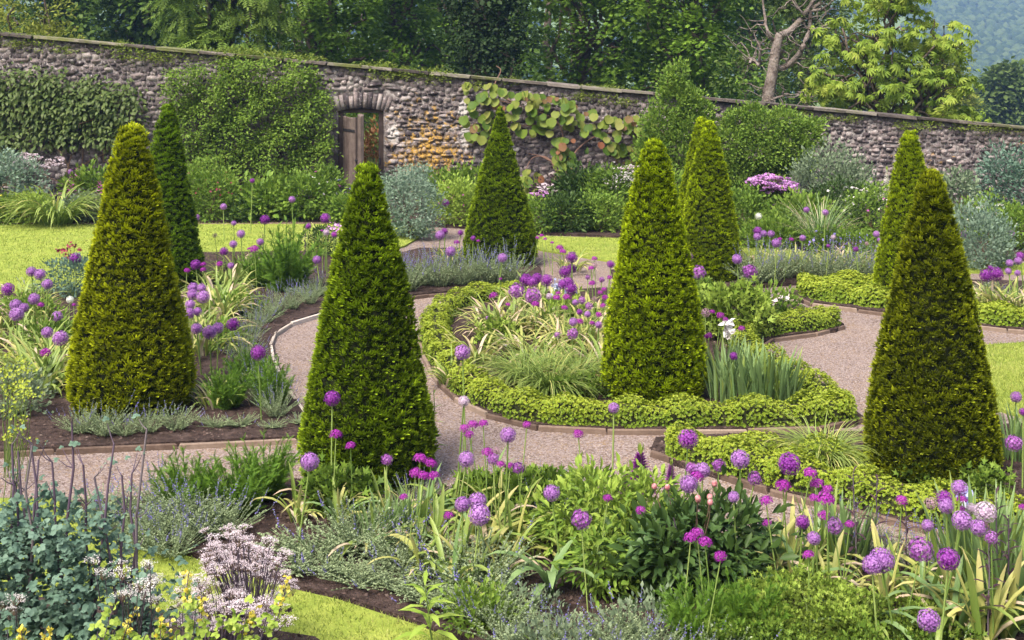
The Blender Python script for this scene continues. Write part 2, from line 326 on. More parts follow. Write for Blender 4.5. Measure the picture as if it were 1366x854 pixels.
b = B(); P = scatter(G([(60,606), (395,592), (600,560), (640,560), (760,585), (1150,582), (1000,640), (1200,705), (1000,722), (700,690), (600,655), (390,644), (60,668)]), 15000, 9)
P2 = scatter(G([(363,456), (440,418), (560,400), (558,450), (600,540), (500,560), (410,560), (370,490)]), 5000, 12); P3 = scatter(G([(1015,470), (1120,446), (1190,424), (1180,545), (1150,560), (1060,500)]), 6000, 12); P = np.concatenate([P, P2, P3])
k = len(P); X, Y, N = frames(np.stack([*rdir(k)[:, :2].T, rnd(k, -.3, .3)], -1), np.array([0, 0, 1.])); sz = rnd(k, .005, .014)
b.inst(T_CHIP, np.concatenate([P, np.full((k, 1), .0)], 1), X, Y, N, sz, sz, rnd(k))
prop(link('gravel_stones', b.mesh('gravel_stones', M['stone_chip'])), kind='stuff')
M['blade'] = leafmat('grass_blades', [(.165,.225,.036), (.245,.305,.052), (.335,.375,.085), (.42,.42,.14)], trans=.3, rough=.7, spec=.2)
b = B()
for poly, n, L in ((LAWN_NEAR, 42000, .03), (LAWN_BACK, 30000, .035), (LAWN_MID, 9000, .035), (LAWN_RIGHT, 9000, .035), (LAWN_SIDE, 9000, .035)):
    P = scatter(poly, n, 9); k = len(P); d = nrm(np.stack([rnd(k, -.8, .8), rnd(k, -.8, .8), np.ones(k)], -1)); X, Y, N = frames(d, rdir(k))
    sc_ = np.maximum(1, P[:, 1]/11); pt = .5+.28*sn(np.concatenate([P, P[:, :1]*0], 1), 2.2, 3)
    b.inst(T_TRI, np.concatenate([P, np.full((k, 1), .028)], 1), X, Y, N, .007*sc_, L*rnd(k, .6, 1.3), np.clip(pt+rnd(k, -.35, .35), 0, 1))
prop(link('lawn_grass', b.mesh('lawn_grass', M['blade'])), kind='stuff')
# timber edging along beds, board by board
def box(sx, sy, sz, bev=.004, jit=0.0, seed=0):
    bm = bmesh.new(); bmesh.ops.create_cube(bm, size=1); r = random.Random(seed)
    for v in bm.verts: v.co = Vector(((v.co.x+r.uniform(-jit, jit))*sx, (v.co.y+r.uniform(-jit, jit))*sy, (v.co.z+r.uniform(-jit, jit))*sz))
    if bev: bmesh.ops.bevel(bm, geom=list(bm.edges), offset=bev, segments=1, affect='EDGES')
    return bm
def bmobj(name, bm, mat, parent=None, loc=(0, 0, 0), rz=0):
    me = bpy.data.meshes.new(name); bm.to_mesh(me); bm.free(); me.materials.append(mat); return link(name, me, loc, rz, 1, parent)
me_board = {}
for k_, mt in (('board', M['board']), ('kerbstone', M['kerbstone'])):
    bm = box(1, .035, .11, .006, .03, 3); me_board[k_] = bpy.data.meshes.new('edging_board'); bm.to_mesh(me_board[k_]); bm.free(); me_board[k_].materials.append(mt)
def edging(px, label, kind='board', step=.55, name='path_edging', part='board'):
    L = smooth_line([gp(*q)[:2] for q in px], 12); d = np.r_[0, np.cumsum(np.linalg.norm(np.diff(L, axis=0), axis=1))]
    n = max(2, int(d[-1]/step)); s = np.linspace(0, d[-1], n+1); X = np.interp(s, d, L[:, 0]); Y = np.interp(s, d, L[:, 1])
    t = thing(name, label, 'edging', (X[0], Y[0], 0))
    for i in range(n):
        dx, dy = X[i+1]-X[i], Y[i+1]-Y[i]; l = math.hypot(dx, dy)
        o = link(part, me_board[kind], ((X[i]+X[i+1])/2-X[0], (Y[i]+Y[i+1])/2-Y[0], -.008+rng.uniform(-.006, .006)), math.atan2(dy, dx)+rng.uniform(-.02, .02), (l*.985, 1, 1), t)
edging([(x, y+2) for x, y in EOUT[3:16]], 'brown timber edging round the front of the middle bed below its low hedge')
edging([(x+1, y+2) for x, y in EOUT[16:24]], 'curved timber edging of the middle bed beside the open gravel circle')
edging([(470,389), (441,417), (400,431), (376,442), (362,457), (366,487), (386,527), (411,562)], 'pale curved edging of the left bed along the gravel', 'kerbstone')
edging([(395,592), (300,596), (200,601), (60,607), (-100,617)], 'straight timber edging along the front of the left bed', step=.9)
edging([(470,403), (500,406), (555,399), (600,394), (676,391), (725,383)], 'timber edging below the lavender-blue catmint behind the middle hedge')
edging([(x, y+3) for x, y in HOUT], 'long timber edging slanting below the low hedge at lower right', step=.9)
edging([(1058,398), (1070,407), (1120,414), (1190,423), (1300,439), (1366,446), (1500,456)], 'timber edging of the bed behind the gravel circle on the right')
edging([(-200,301), (60,301), (250,301), (440,301)], 'reddish board edging between left lawn and flower border', step=1.2)
# ------------------------------------------------------------------ the garden wall
WY = 26.0
def wtop(x): return 3.52-1.92*(x+10.45)/20.9
M['rubble'] = None
def wallmat(name, stone=True):
    m, n, l, p = new_mat(name); g = n.new('ShaderNodeNewGeometry')
    def noise(sc, det=6, rough=.6):
        a = n.new('ShaderNodeTexNoise'); a.inputs['Scale'].default_value = sc; a.inputs['Detail'].default_value = det; a.inputs['Roughness'].default_value = rough; l.new(g.outputs['Position'], a.inputs['Vector']); return a.outputs['Fac']
    def mth(op, a, b=None, clamp=False):
        q = n.new('ShaderNodeMath'); q.operation = op; q.use_clamp = clamp
        for i, s_ in enumerate((a, b)):
            if s_ is None: continue
            if isinstance(s_, (int, float)): q.inputs[i].default_value = s_
            else: l.new(s_, q.inputs[i])
        return q.outputs[0]
    def mix(f, a, c):
        q = n.new('ShaderNodeMix'); q.data_type = 'RGBA'; l.new(f, q.inputs[0]); l.new(a, q.inputs[6])
        if isinstance(c, tuple): q.inputs[7].default_value = (*c, 1)
        else: l.new(c, q.inputs[7])
        return q.outputs[2]
    def band(src, lo, hi):
        q = n.new('ShaderNodeMapRange'); l.new(src, q.inputs[0]); q.inputs[1].default_value = lo; q.inputs[2].default_value = hi; return q.outputs[0]
    src = noise(9, 8, .7)
    if stone:
        at = n.new('ShaderNodeAttribute'); at.attribute_name = 'tint'; oi = n.new('ShaderNodeObjectInfo')
        src = mth('ADD', mth('MULTIPLY', src, .5), mth('MULTIPLY', mth('FRACT', mth('ADD', at.outputs['Fac'], oi.outputs['Random'])), .5))
    r = ramp(n, [(.2, (.035,.028,.032)), (.38, (.085,.068,.07)), (.5, (.14,.115,.11)), (.62, (.225,.178,.172)), (.8, (.38,.34,.32))] if stone else [(.3, (.05,.042,.042)), (.5, (.13,.11,.105)), (.7, (.38,.35,.33))])
    l.new(src, r.inputs[0]); col = r.outputs[0]
    # pale lime stains, dark algae runs, orange lichen: growths with their own outline on the stone
    xyz = n.new('ShaderNodeSeparateXYZ'); l.new(g.outputs['Position'], xyz.inputs[0]); x, z = xyz.outputs[0], xyz.outputs[2]
    lim = band(noise(15, 6, .75), .56, .63); col = mix(mth('MULTIPLY', lim, .65), col, (.50,.47,.45))
    alg = band(noise(1.1, 4), .52, .68); col = mix(mth('MULTIPLY', alg, .55), col, (.07,.058,.06))
    def spot(cx, cz, rx, rz):
        d = mth('SQRT', mth('ADD', mth('POWER', mth('DIVIDE', mth('SUBTRACT', x, cx), rx), 2), mth('POWER', mth('DIVIDE', mth('SUBTRACT', z, cz), rz), 2)))
        return mth('SUBTRACT', 1, d, True)
    def lich(cx, cz, rx, rz, k): return mth('MULTIPLY', spot(cx, cz, rx, rz), k)
    w = lich(-1.7, 1.05, 1.75, 1.75, .34)
    for a in ((2.3, 1.0, 1.3, .8, .16), (8.3, .8, 1.0, .9, .24), (10.6, 1.3, .9, .9, .13)): w = mth('ADD', w, lich(*a))
    li = band(mth('ADD', noise(8, 5, .62), mth('SUBTRACT', w, .19)), .50, .62); li2 = mth('MULTIPLY', mth('MULTIPLY', li, band(noise(2.2, 3), .36, .5)), band(noise(26, 5, .7), .40, .52)); col = mix(mth('MULTIPLY', li2, .92), col, (.46,.27,.045))
    for cx, cz, rx, rz in ((-.95, 1.45, .16, .42), (-2.42, 1.5, .17, .3), (-1.0, 2.0, .13, .3), (-.1, 1.2, .4, .1)):
        sp = band(mth('ADD', mth('MULTIPLY', spot(cx, cz, rx, rz), .7), mth('MULTIPLY', noise(14, 5), .6)), .48, .6); sp = mth('MULTIPLY', sp, band(spot(cx, cz, rx, rz), .0, .12)); col = mix(mth('MULTIPLY', sp, .6), col, (.55,.52,.50))
    l.new(col, p.inputs['Base Color']); p.inputs['Roughness'].default_value = .92; p.inputs['Specular IOR Level'].default_value = .2
    bn = n.new('ShaderNodeBump'); bn.inputs['Strength'].default_value = .8; bn.inputs['Distance'].default_value = .03; l.new(noise(28, 8, .7), bn.inputs['Height']); l.new(bn.outputs[0], p.inputs['Normal'])
    return m
M['rubble'] = wallmat('lichened_rubble'); M['mortar'] = wallmat('lime_mortar', False)
M['coping'] = noisemat('mossy_coping', [(.06,.05,.045), (.12,.10,.085), (.20,.175,.15), (.12,.13,.04)], 6, 8, .95, .6, 50, .02, objrand=True)
X0, X1 = -14.5, 14.5; DX0, DX1, DZ = -3.56, -2.62, 2.0
wall = thing('garden_wall', 'long old rubble stone wall with orange lichen and sloping coping across the back', 'wall', (0, WY, 0))
def prism(xa, xb, za, zb, y0=0.0, y1=.45):     # z bounds are functions of x
    v = [(xa, y0, za(xa)), (xb, y0, za(xb)), (xb, y0, zb(xb)), (xa, y0, zb(xa)), (xa, y1, za(xa)), (xb, y1, za(xb)), (xb, y1, zb(xb)), (xa, y1, zb(xa))]
    return v, [(0,1,2,3), (5,4,7,6), (4,0,3,7), (1,5,6,2), (3,2,6,7), (4,5,1,0)]
b = B()
for xa, xb, za in ((X0, DX0, 0), (DX1, X1, 0), (DX0, DX1, DZ+.06)):
    v, f = prism(xa, xb, (lambda x, za=za: za-.05 if za == 0 else za), lambda x: wtop(x)); b.raw(v, [f])
link('mortar_core', b.mesh('mortar_core', M['mortar']), parent=wall)
def stone_shape(r, L, H):
    """an uneven stone face with chamfered, irregular outline (12 outline points), proud of the mortar"""
    k = 7; v = []; out = []
    for i in range(k):
        a = (i+.38*r.uniform(-1, 1))*2*math.pi/k; ca, sa = math.cos(a), math.sin(a); q = 1/max(abs(ca), abs(sa))**.93
        out.append((ca*q*r.uniform(.84, 1.06)*L/2, sa*q*r.uniform(.84, 1.06)*H/2))
    pr = r.uniform(.006, .026); tx, tz = r.uniform(-.5, .5), r.uniform(-.3, .7)
    v += [(x, .01, z) for x, z in out]; v += [(x*.86, -pr*(1+tx*x/L+tz*z/H), z*.84) for x, z in out]
    f4 = [(i, (i+1) % k, k+(i+1) % k, k+i) for i in range(k)]; f3 = [(k, k+i, k+i+1) for i in range(1, k-1)]
    return v, f3, f4
r_ = random.Random(5); stones = []
z = 0.0
while z < 3.75:
    h = r_.uniform(.05, .125); x = X0+r_.uniform(0, .2)
    while x < X1:
        L_ = min(.34, max(.06, r_.lognormvariate(math.log(.125 if x < 1.5 else .105), .45))); cx, cz = x+L_/2, z+h/2+r_.uniform(-.035, .035); x += L_+.004
        if cz+h/2 > wtop(cx)-.02: continue
        inarch = abs(cx+3.09)-L_/2 < .56 and 1.97 < cz < 2.36
        if (DX0-.02 < cx+L_/2*.8 and cx-L_/2*.8 < DX1+.02 and cz < DZ+.1) or (inarch ): continue
        stones.append((L_*h*(1.5 if -4.2 < cx < .2 or cx > 5.8 else .6), cx, cz, L_, h))
    z += h+.002
stones.sort(reverse=True)
protos = []
for i in range(10):
    v, f3, f4 = stone_shape(r_, 1, 1); bb = B().raw(v, [f3, f4], r_.random()); protos.append(bb.mesh('stone', M['rubble']))

for i, (_, cx, cz, L_, h) in enumerate(stones[:280]):
    link('stone', protos[i % 10], (cx, 0, cz), 0, (L_*1.04, r_.uniform(.7, 1.6), h*r_.uniform(.98, 1.2)), wall).rotation_euler = (0, r_.uniform(-.07, .07), 0)
b = B()
for _, cx, cz, L_, h in stones[280:]:
    v, f3, f4 = stone_shape(r_, L_*1.04, h*r_.uniform(.95, 1.2)); ro = r_.gauss(0, .13); v = np.array(v); v = np.stack([v[:, 0]*math.cos(ro)-v[:, 2]*math.sin(ro), v[:, 1]*r_.uniform(.5, 1.8), v[:, 0]*math.sin(ro)+v[:, 2]*math.cos(ro)], -1); b.raw(v+np.array([cx, 0, cz]), [f3, f4], r_.random())
prop(link('rubble_stones', b.mesh('rubble_stones', M['rubble']), parent=wall), kind='stuff')
for i in range(13):                                     # voussoirs over the doorway
    a = math.radians(106-32*i/12); R0, R1 = 1.90, 2.22+r_.uniform(-.05, .06); cx, cz = -3.09, .12
    u = Vector((math.cos(a), 0, math.sin(a))); t_ = Vector((-math.sin(a), 0, math.cos(a))); w0 = .040+.004*r_.random(); w1 = .046
    P_ = [u*R0-t_*w0, u*R0+t_*w0, u*R1+t_*w1, u*R1-t_*w1]; d_ = r_.uniform(.008, .022)
    v = [(p.x+cx, .12, p.z+cz) for p in P_]+[(p.x+cx, -d_, p.z+cz) for p in [(q-u*2.06)*.9+u*2.06 for q in P_]]
    link('arch_stone', B().raw(v, [[(4,5,6,7), (0,1,5,4), (1,2,6,5), (2,3,7,6), (3,0,4,7)]], r_.random()).mesh('arch_stone', M['rubble']), parent=wall)
x = X0
while x < X1:                                           # coping slabs step down along the slope
    L_ = r_.uniform(.55, 1.0); a = math.atan(1.92/20.9)
    bm = box(L_*.985, .62, .065, .008, .03, int(x*100)); o = bmobj('coping_stone', bm, M['coping'], wall, (x+L_/2, .2, wtop(x+L_/2)+.03)); o.rotation_euler = (r_.uniform(-.03, .03), a+r_.uniform(-.008, .008), 0); x += L_
# door frame and the open door leaf
M['oak'] = noisemat('old_oak', [(.03,.021,.018), (.07,.05,.042), (.14,.108,.094)], 7, 9, .8, .6, 45, .01, objrand=True)
M['iron'] = noisemat('black_iron', [(.008,.008,.009), (.02,.02,.022), (.035,.03,.028)], 20, 4, .6, .2)
fr = thing('door_frame', 'weathered grey oak door frame set in the stone archway', 'door frame', (-3.09, WY+.12, 0))
for sx in (-1, 1): bmobj('jamb', box(.10, .12, 1.93, .008, .01, 4+sx), M['oak'], fr, (sx*.41, 0, .965))
bmobj('lintel', box(.94, .12, .085, .008, .01, 9), M['oak'], fr, (0, 0, 1.975)); bmobj('lock_plate', box(.03, .02, .13, .004), M['iron'], fr, (.385, -.07, .95))
dr = thing('oak_door', 'heavy dark plank door standing open in the garden doorway', 'door', (-3.42, WY-.05, .02)); dr.rotation_euler = (0, 0, math.radians(-60))
for i in range(5): bmobj('plank', box(.155, .045, 1.83, .008, .01, 20+i), M['oak'], dr, (.08+i*.158, 0, .93))
bmobj('edge_post', box(.13, .09, 1.9, .012, .02, 33), M['oak'], dr, (.86, 0, .95))
for zz in (.35, 1.0, 1.62): bmobj('ledge', box(.76, .035, .10, .006, .01, 40), M['oak'], dr, (.40, .041, zz))
for zz in (.38, 1.58): bmobj('strap_hinge', box(.6, .012, .05, .003), M['iron'], dr, (.32, -.03, zz))
bmobj('latch', box(.12, .03, .04, .004), M['iron'], dr, (.72, -.035, 1.0))
# wire fence seen through the doorway
fe = thing('wire_fence', 'thin dark wire mesh fence seen through the open doorway', 'fence', (-3.0, 29, 0))
for i in range(7): bmobj('fence_post', box(.03, .03, 1.9, .003), M['iron'], fe, (-2.4+i*.8, 0, .95))
for zz in (.3, .62, .94, 1.26, 1.58): bmobj('rail', box(5.0, .014, .014, 0), M['iron'], fe, (0, 0, zz))
# ------------------------------------------------------------------ clipped yew cones
M['yew_gold'] = leafmat('yew_golden', [(.014,.032,.002), (.028,.052,.003), (.052,.082,.004)], (.56,.62,.014), .6, .18, .12, tipfac=1, tippow=1.0)
M['yew_green'] = leafmat('yew_green', [(.008,.026,.003), (.017,.046,.004), (.034,.072,.005)], (.36,.50,.016), .6, .18, .12, tipfac=1, tippow=1.05)
M['yew_dark'] = leafmat('yew_dark', [(.014,.040,.005), (.026,.060,.007), (.042,.082,.010)], (.28,.44,.018), .6, .2, .12, tipfac=1, tippow=0.9)
M['yew_bronze'] = leafmat('yew_bronze', [(.013,.028,.003), (.024,.043,.004), (.042,.064,.005)], (.40,.45,.013), .6, .2, .12, tipfac=.9, tippow=1.1)
M['yew_core'] = noisemat('yew_inside', [(.008,.012,.004), (.018,.024,.008), (.03,.03,.012)], 20, 4, 1, .5, 40, .02)
M['bark'] = noisemat('tree_bark', [(.05,.04,.03), (.11,.085,.065), (.19,.155,.12)], 6, 8, .95, .9, 22, .04)
def yew_mesh(seed, prof, n, spray, mat):
    """prof: (height fraction, radius) pairs for a unit height; shoots stand in ragged tiers, pointing out and slightly up"""
    global rng
    keep = rng; rng = np.random.default_rng(seed); hz = np.array([p[0] for p in prof]); rr = np.array([p[1] for p in prof])
    P = []; dz = spray*.60; z0 = .004                       # shoots in ragged tiers, like scales, two layers deep
    for layer in (0, 1):
        z = .004+layer*dz*.5
        while z < .985:
            r = float(np.interp(z, hz, rr)); m = max(3, int(2*math.pi*r/spray)); a = np.arange(m)*2*math.pi/m+rng.uniform(0, 6.3)
            P.append(np.stack([a+rng.normal(size=m)*.28*2*math.pi/m, z+rng.normal(size=m)*dz*.38, np.full(m, layer)], -1)); z += dz
    P = np.concatenate(P); n = len(P); a, z, lay = P[:, 0], np.clip(P[:, 1], .004, .985), P[:, 2]; r = np.interp(z, hz, rr)
    out = np.stack([np.cos(a), np.sin(a), 0*a], -1); tang = np.stack([-np.sin(a), np.cos(a), 0*a], -1); p0 = out*r[:, None]+np.array([0, 0, 1.])*z[:, None]
    lump = sn(p0, 11, seed)*.007+sn(p0*np.array([1, 1, 1.6]), 32, seed+1)*.006
    r2 = np.maximum(r+lump-lay*spray*.45-rnd(n, 0, spray*.35)-spray*.45-.011*np.clip((1-z)/.12, .35, 1), .002); P = out*r2[:, None]+np.array([0, 0, 1.])*z[:, None]
    slope = np.clip((z-.90)/.10, 0, 1); up = .10+.35*rnd(n)+1.8*slope**1.5
    d = nrm(out+np.array([0, 0, 1.])*up[:, None]+tang*rnd(n, -.4, .4)[:, None]); X, Y, N = frames(d, nrm(np.array([0, 0, 1.])+rdir(n)*.25))
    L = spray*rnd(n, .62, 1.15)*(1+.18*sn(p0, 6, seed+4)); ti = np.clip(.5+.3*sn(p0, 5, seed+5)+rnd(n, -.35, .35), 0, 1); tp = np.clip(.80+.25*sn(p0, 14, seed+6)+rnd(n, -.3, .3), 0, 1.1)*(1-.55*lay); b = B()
    for q in range(3): j = slice(q, n, 3); b.inst(T_TUFT[q], P[j], X[j], Y[j], N[j], L[j]*.95, L[j]*.95, ti[j], 0, tp[j])
    rng = keep; return b.mesh('foliage', mat)
def core_mesh(prof):
    b = B(); k = 24; v = []; f = []
    for h, r in prof:
        for j in range(k): a = j*2*math.pi/k; q = max(r-.045, .003)*(1+.05*math.sin(j*3.1+h*40)); v.append((q*math.cos(a), q*math.sin(a), h*.97))
    for i in range(len(prof)-1):
        for j in range(k): f.append((i*k+j, i*k+(j+1) % k, (i+1)*k+(j+1) % k, (i+1)*k+j))
    return b.raw(v, [f]).mesh('inner_twigs', M['yew_core'], True)
PR = {'a': [(0,.205), (.06,.232), (.15,.226), (.3,.200), (.5,.160), (.7,.122), (.85,.090), (.94,.066), (.985,.045), (1,.02)],
      'c': [(0,.212), (.05,.232), (.13,.230), (.3,.203), (.5,.165), (.7,.122), (.85,.080), (.93,.056), (.98,.040), (1,.018)],
      'd': [(0,.235), (.06,.256), (.13,.252), (.3,.217), (.5,.160), (.7,.108), (.85,.066), (.93,.045), (.98,.028), (1,.012)],
      'e': [(0,.195), (.06,.216), (.14,.214), (.3,.197), (.5,.165), (.7,.125), (.85,.088), (.93,.062), (.98,.042), (1,.016)]}
def linear_yews():
    spec = [('a', 175, 550, 171, 'yew_gold', 'golden-green clipped yew cone, broad and blunt-topped, in the left bed', 1),
            ('c', 490, 640, 223, 'yew_green', 'large dark green clipped yew cone nearest the camera, left of the middle bed', 2),
            ('d', 667, 354, 146, 'yew_green', 'slender-tipped green yew cone near the wall right of the garden doorway', 3),
            ('e', 872, 533, 191, 'yew_gold2', 'dense yellow-green yew cone inside the hedged middle bed', 4),
            ('c', 1243, 634, 231, 'yew_bronze', 'bronze-tinged dark yew cone standing in the front right bed', 5),
            ('a', 1214, 398, 179, 'yew_green2', 'narrow green yew cone behind the bronze one on the right', 6),
            ('e', 946, 374, 166, 'yew_gold2', 'yellow-green yew cone behind and right of the middle bed', 7),
            ('e', 937, 350, 160, 'yew_green2', 'green yew cone almost hidden behind another yellow-green one', 8),
            ('d2', 224, 385, 141, 'yew_dark', 'tall slim dark green yew cone behind the golden one at left', 9)]
    M['yew_gold2'] = leafmat('yew_yellow_green', [(.010,.032,.003), (.022,.054,.004), (.044,.085,.005)], (.56,.70,.014), .6, .18, .12, tipfac=1, tippow=1.0)
    M['yew_green2'] = leafmat('yew_fresh_green', [(.018,.044,.003), (.034,.068,.004), (.058,.096,.005)], (.48,.60,.014), .6, .2, .12, tipfac=1, tippow=0.8)
    PR['d2'] = [(h, r*.88) for h, r in PR['a']]
    base = {}; cores = {}
    for pk, px, py, top, mt, lab, sd_ in spec:
        x, y, _ = gp(px, py); h = (py-top)*y/F; near = y < 13
        t = thing('yew_cone', lab, 'topiary', (x, y, .04), rng.uniform(0, 6.28), h, 'clipped yew cones')
        if pk not in cores: cores[pk] = core_mesh(PR[pk])
        if near: me = yew_mesh(sd_, PR[pk], 0, .0250, M[mt])
        else:
            k = (pk, mt)
            if k not in base: base[k] = yew_mesh(sd_, PR[pk], 0, .028, M[mt])
            me = base[k]
        link('foliage', me, parent=t); link('inner_twigs', cores[pk], parent=t)
        tb = B(); tubes(tb, [[(0, 0, -.02), (0, 0, .3), (0, 0, .8)]], [[.022, .018, .006]], 8); link('trunk', tb.mesh('trunk', M['bark']), parent=t)
linear_yews()
# ------------------------------------------------------------------ low clipped hedges
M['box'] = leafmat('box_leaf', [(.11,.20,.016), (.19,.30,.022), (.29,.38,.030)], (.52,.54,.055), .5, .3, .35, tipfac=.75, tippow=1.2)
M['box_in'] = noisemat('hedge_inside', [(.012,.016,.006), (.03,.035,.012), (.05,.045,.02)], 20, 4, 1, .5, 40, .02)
def hedge(px, off, label, w=.40, h=.27, dens=5400, ros=.026, name='low_hedge'):
    L = smooth_line([gp(*q)[:2] for q in px], 14); d = np.r_[0, np.cumsum(np.linalg.norm(np.diff(L, axis=0), axis=1))]; T = d[-1]
    x0, y0 = L[0]; L = L-L[0]; ns = max(20, int(T/.04)); s = np.linspace(0, T, ns); cx, cy = np.interp(s, d, L[:, 0]), np.interp(s, d, L[:, 1])
    for _ in range(6): cx[1:-1] = (cx[:-2]+cx[1:-1]+cx[2:])/3; cy[1:-1] = (cy[:-2]+cy[1:-1]+cy[2:])/3
    tx, ty = np.gradient(cx), np.gradient(cy); q = np.hypot(tx, ty)+1e-9; nx, ny = -ty/q, tx/q
    cx, cy = cx+nx*off, cy+ny*off
    end = np.sqrt(np.clip(np.minimum(s, T-s)/.2, 0, 1))*.85+.15
    n = int(T*dens*(w+2*h)*.55); u = rnd(n, 0, T); th = rnd(n, -.12, math.pi+.12)
    i = lambda a: np.interp(u, s, a)
    lumpw = 1+.16*np.sin(u*2*math.pi/.52+1.3*sn(np.stack([u, 0*u, 0*u], -1), 1.2, 4)) + .10*sn(np.stack([u, th, 0*u], -1), 3.2, 8)+.05*sn(np.stack([u*2, th*2, 0*u], -1), 6, 9)
    e = i(end); ca, sa = np.cos(th), np.sin(th); se = lambda v: np.sign(v)*np.abs(v)**.62
    ac = se(ca)*w/2*lumpw*e; zz = np.maximum(se(sa)*h*lumpw*(.75+.25*e), .015)
    P = np.stack([i(cx)+i(nx)*ac, i(cy)+i(ny)*ac, zz+.03], -1)
    out = np.stack([i(nx)*ca, i(ny)*ca, sa], -1); P -= out*rnd(n, 0, .05)[:, None]
    dd = nrm(out+rdir(n)*.55+np.array([0, 0, .25])); X, Y, N = frames(rdir(n), dd); N = nrm(dd); X = nrm(np.cross(rdir(n), N)); Y = np.cross(N, X)
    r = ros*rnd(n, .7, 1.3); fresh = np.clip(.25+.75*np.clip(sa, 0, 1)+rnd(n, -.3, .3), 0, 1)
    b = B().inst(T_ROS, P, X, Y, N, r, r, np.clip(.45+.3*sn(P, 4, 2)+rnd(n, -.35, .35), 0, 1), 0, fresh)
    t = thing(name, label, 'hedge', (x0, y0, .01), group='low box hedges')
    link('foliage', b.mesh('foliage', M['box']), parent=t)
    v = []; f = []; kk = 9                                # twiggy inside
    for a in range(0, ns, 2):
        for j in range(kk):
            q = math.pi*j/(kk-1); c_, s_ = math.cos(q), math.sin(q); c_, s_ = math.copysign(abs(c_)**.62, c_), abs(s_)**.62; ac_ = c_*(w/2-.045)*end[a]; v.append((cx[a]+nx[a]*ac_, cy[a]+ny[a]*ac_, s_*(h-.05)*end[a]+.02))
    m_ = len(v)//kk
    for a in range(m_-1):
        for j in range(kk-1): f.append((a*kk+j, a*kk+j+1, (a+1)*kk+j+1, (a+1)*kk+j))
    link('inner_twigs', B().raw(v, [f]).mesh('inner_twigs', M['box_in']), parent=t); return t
hedge(EOUT[:16], .17, 'lime-green low hedge curving round the left and front of the middle bed', .31, .20)
hedge(EOUT[15:24]+[(1128,433)], .17, 'lime-green low hedge of the middle bed bordering the gravel circle', .30, .20)
hedge([(874,610), (900,621), (955,638), (1064,666), (1119,681), (1180,696), (1269,715), (1366,737), (1480,762)], .16, 'low hedge slanting above the long timber edging at lower right', .32, .21)
hedge([(890,614), (940,618), (1000,622), (1080,627), (1165,635)], .0, 'short low hedge behind the grass tuft left of the bronze yew', .30, .19)
hedge([(1060,396), (1075,403), (1120,409), (1190,419), (1300,435), (1366,443), (1480,450)], .17, 'low hedge along the far right edge of the gravel circle', .34, .22, ros=.036)
hedge([(1064,392), (1100,391), (1140,390), (1185,391)], .0, 'short low hedge branching back towards the narrow right yew', .32, .21, ros=.036)
# ------------------------------------------------------------------ perennials: prototypes
M['catmint'] = leafmat('catmint_leaf', [(.14,.20,.09), (.22,.29,.14), (.31,.38,.20)], (.38,.43,.26), .7, .3, .2, tipfac=.5)
M['lavender'] = leafmat('lavender_blue', [(.16,.13,.42), (.24,.20,.55), (.33,.28,.62)], trans=.3, rough=.7, spec=.1)
M['stem_green'] = leafmat('green_stem', [(.09,.14,.03), (.14,.20,.05), (.19,.26,.07)], trans=.1)
def catmint_mesh(seed, R=.27, h=.26, n=70, flowers=26, fl=.5):
    rs = np.random.default_rng(seed); global rng; keep = rng; rng = rs
    b = B(); az = rnd(n, 0, 6.28); q = np.sqrt(rnd(n)); base = np.stack([np.cos(az)*R*.35*q, np.sin(az)*R*.35*q, 0*q], -1); H_ = h*rnd(n, .6, 1.15)*(1.05-.35*q)
    A = arcs(base, az+rnd(n, -.4, .4), H_, R*.8*q+rnd(n, 0, .06), 7, 1.3); tubes(b, A, .0022, 3, rnd(n, .2, .8))
    for j in range(1, 7):
        for s_ in range(5):
            P = A[:, j]+(A[:, j]-A[:, j-1])*rnd((n, 1), -.8, .1); a2 = rnd(n, 0, 6.28); d = np.stack([np.cos(a2), np.sin(a2), rnd(n, .1, .8)], -1)
            X, Y, N = frames(d, nrm(np.array([0, 0, 1.])+rdir(n)*.5)); L = rnd(n, .011, .023)*(1.15-.06*j); b.inst(T_DIA, P, X, Y, N, L*.75, L, rnd(n))
    k = flowers; i = rs.choice(n, k, replace=False); T0 = A[i, -1]; up = nrm(A[i, -1]-A[i, -2]+np.array([0, 0, .04])); Ls = rnd(k, .06, .13)*(1+fl)
    tubes(b, np.stack([T0, T0+up*Ls[:, None]], 1), .0016, 3, .3)
    for j in range(7):
        P = T0+up*(Ls*(.25+.12*j))[:, None]
        for s_ in range(3):
            X, Y, N = frames(nrm(rdir(k)+up*.4), rdir(k)); L = rnd(k, .008, .014)*(1.1-.07*j); b.inst(T_DIA, P, X, Y, N, L*.8, L, rnd(k), 1)
    rng = keep; return b.mesh('leafy_stems', [M['catmint'], M['lavender']])
CAT = [catmint_mesh(40+i, flowers=6+4*i) for i in range(3)]; CATF = [catmint_mesh(50+i, .30, .34, 75, 20, .8) for i in range(2)]; CATL = [catmint_mesh(60+i, .27, .15, 60, 3, .2) for i in range(2)]
def row(meshes, pts, part, name, lab, cat, group, sc=(.85, 1.2), zs=1.0):
    """one thing per clump, labelled from left to right along its row"""
    pts = sorted(pts); n = len(pts); out = []
    for i, (px, py) in enumerate(pts):
        x, y, _ = gp(px, py); t = thing(name, lab.replace('{} ', '')+', '+nth(i, n), cat, (x, y, .045), rng.uniform(0, 6.28), rng.uniform(*sc), group)
        t.scale = (t.scale[0], t.scale[0], t.scale[0]*zs); link(part, meshes[rng.integers(len(meshes))], parent=t); out.append(t)
    return out
CG = 'catmint clumps edging the beds'
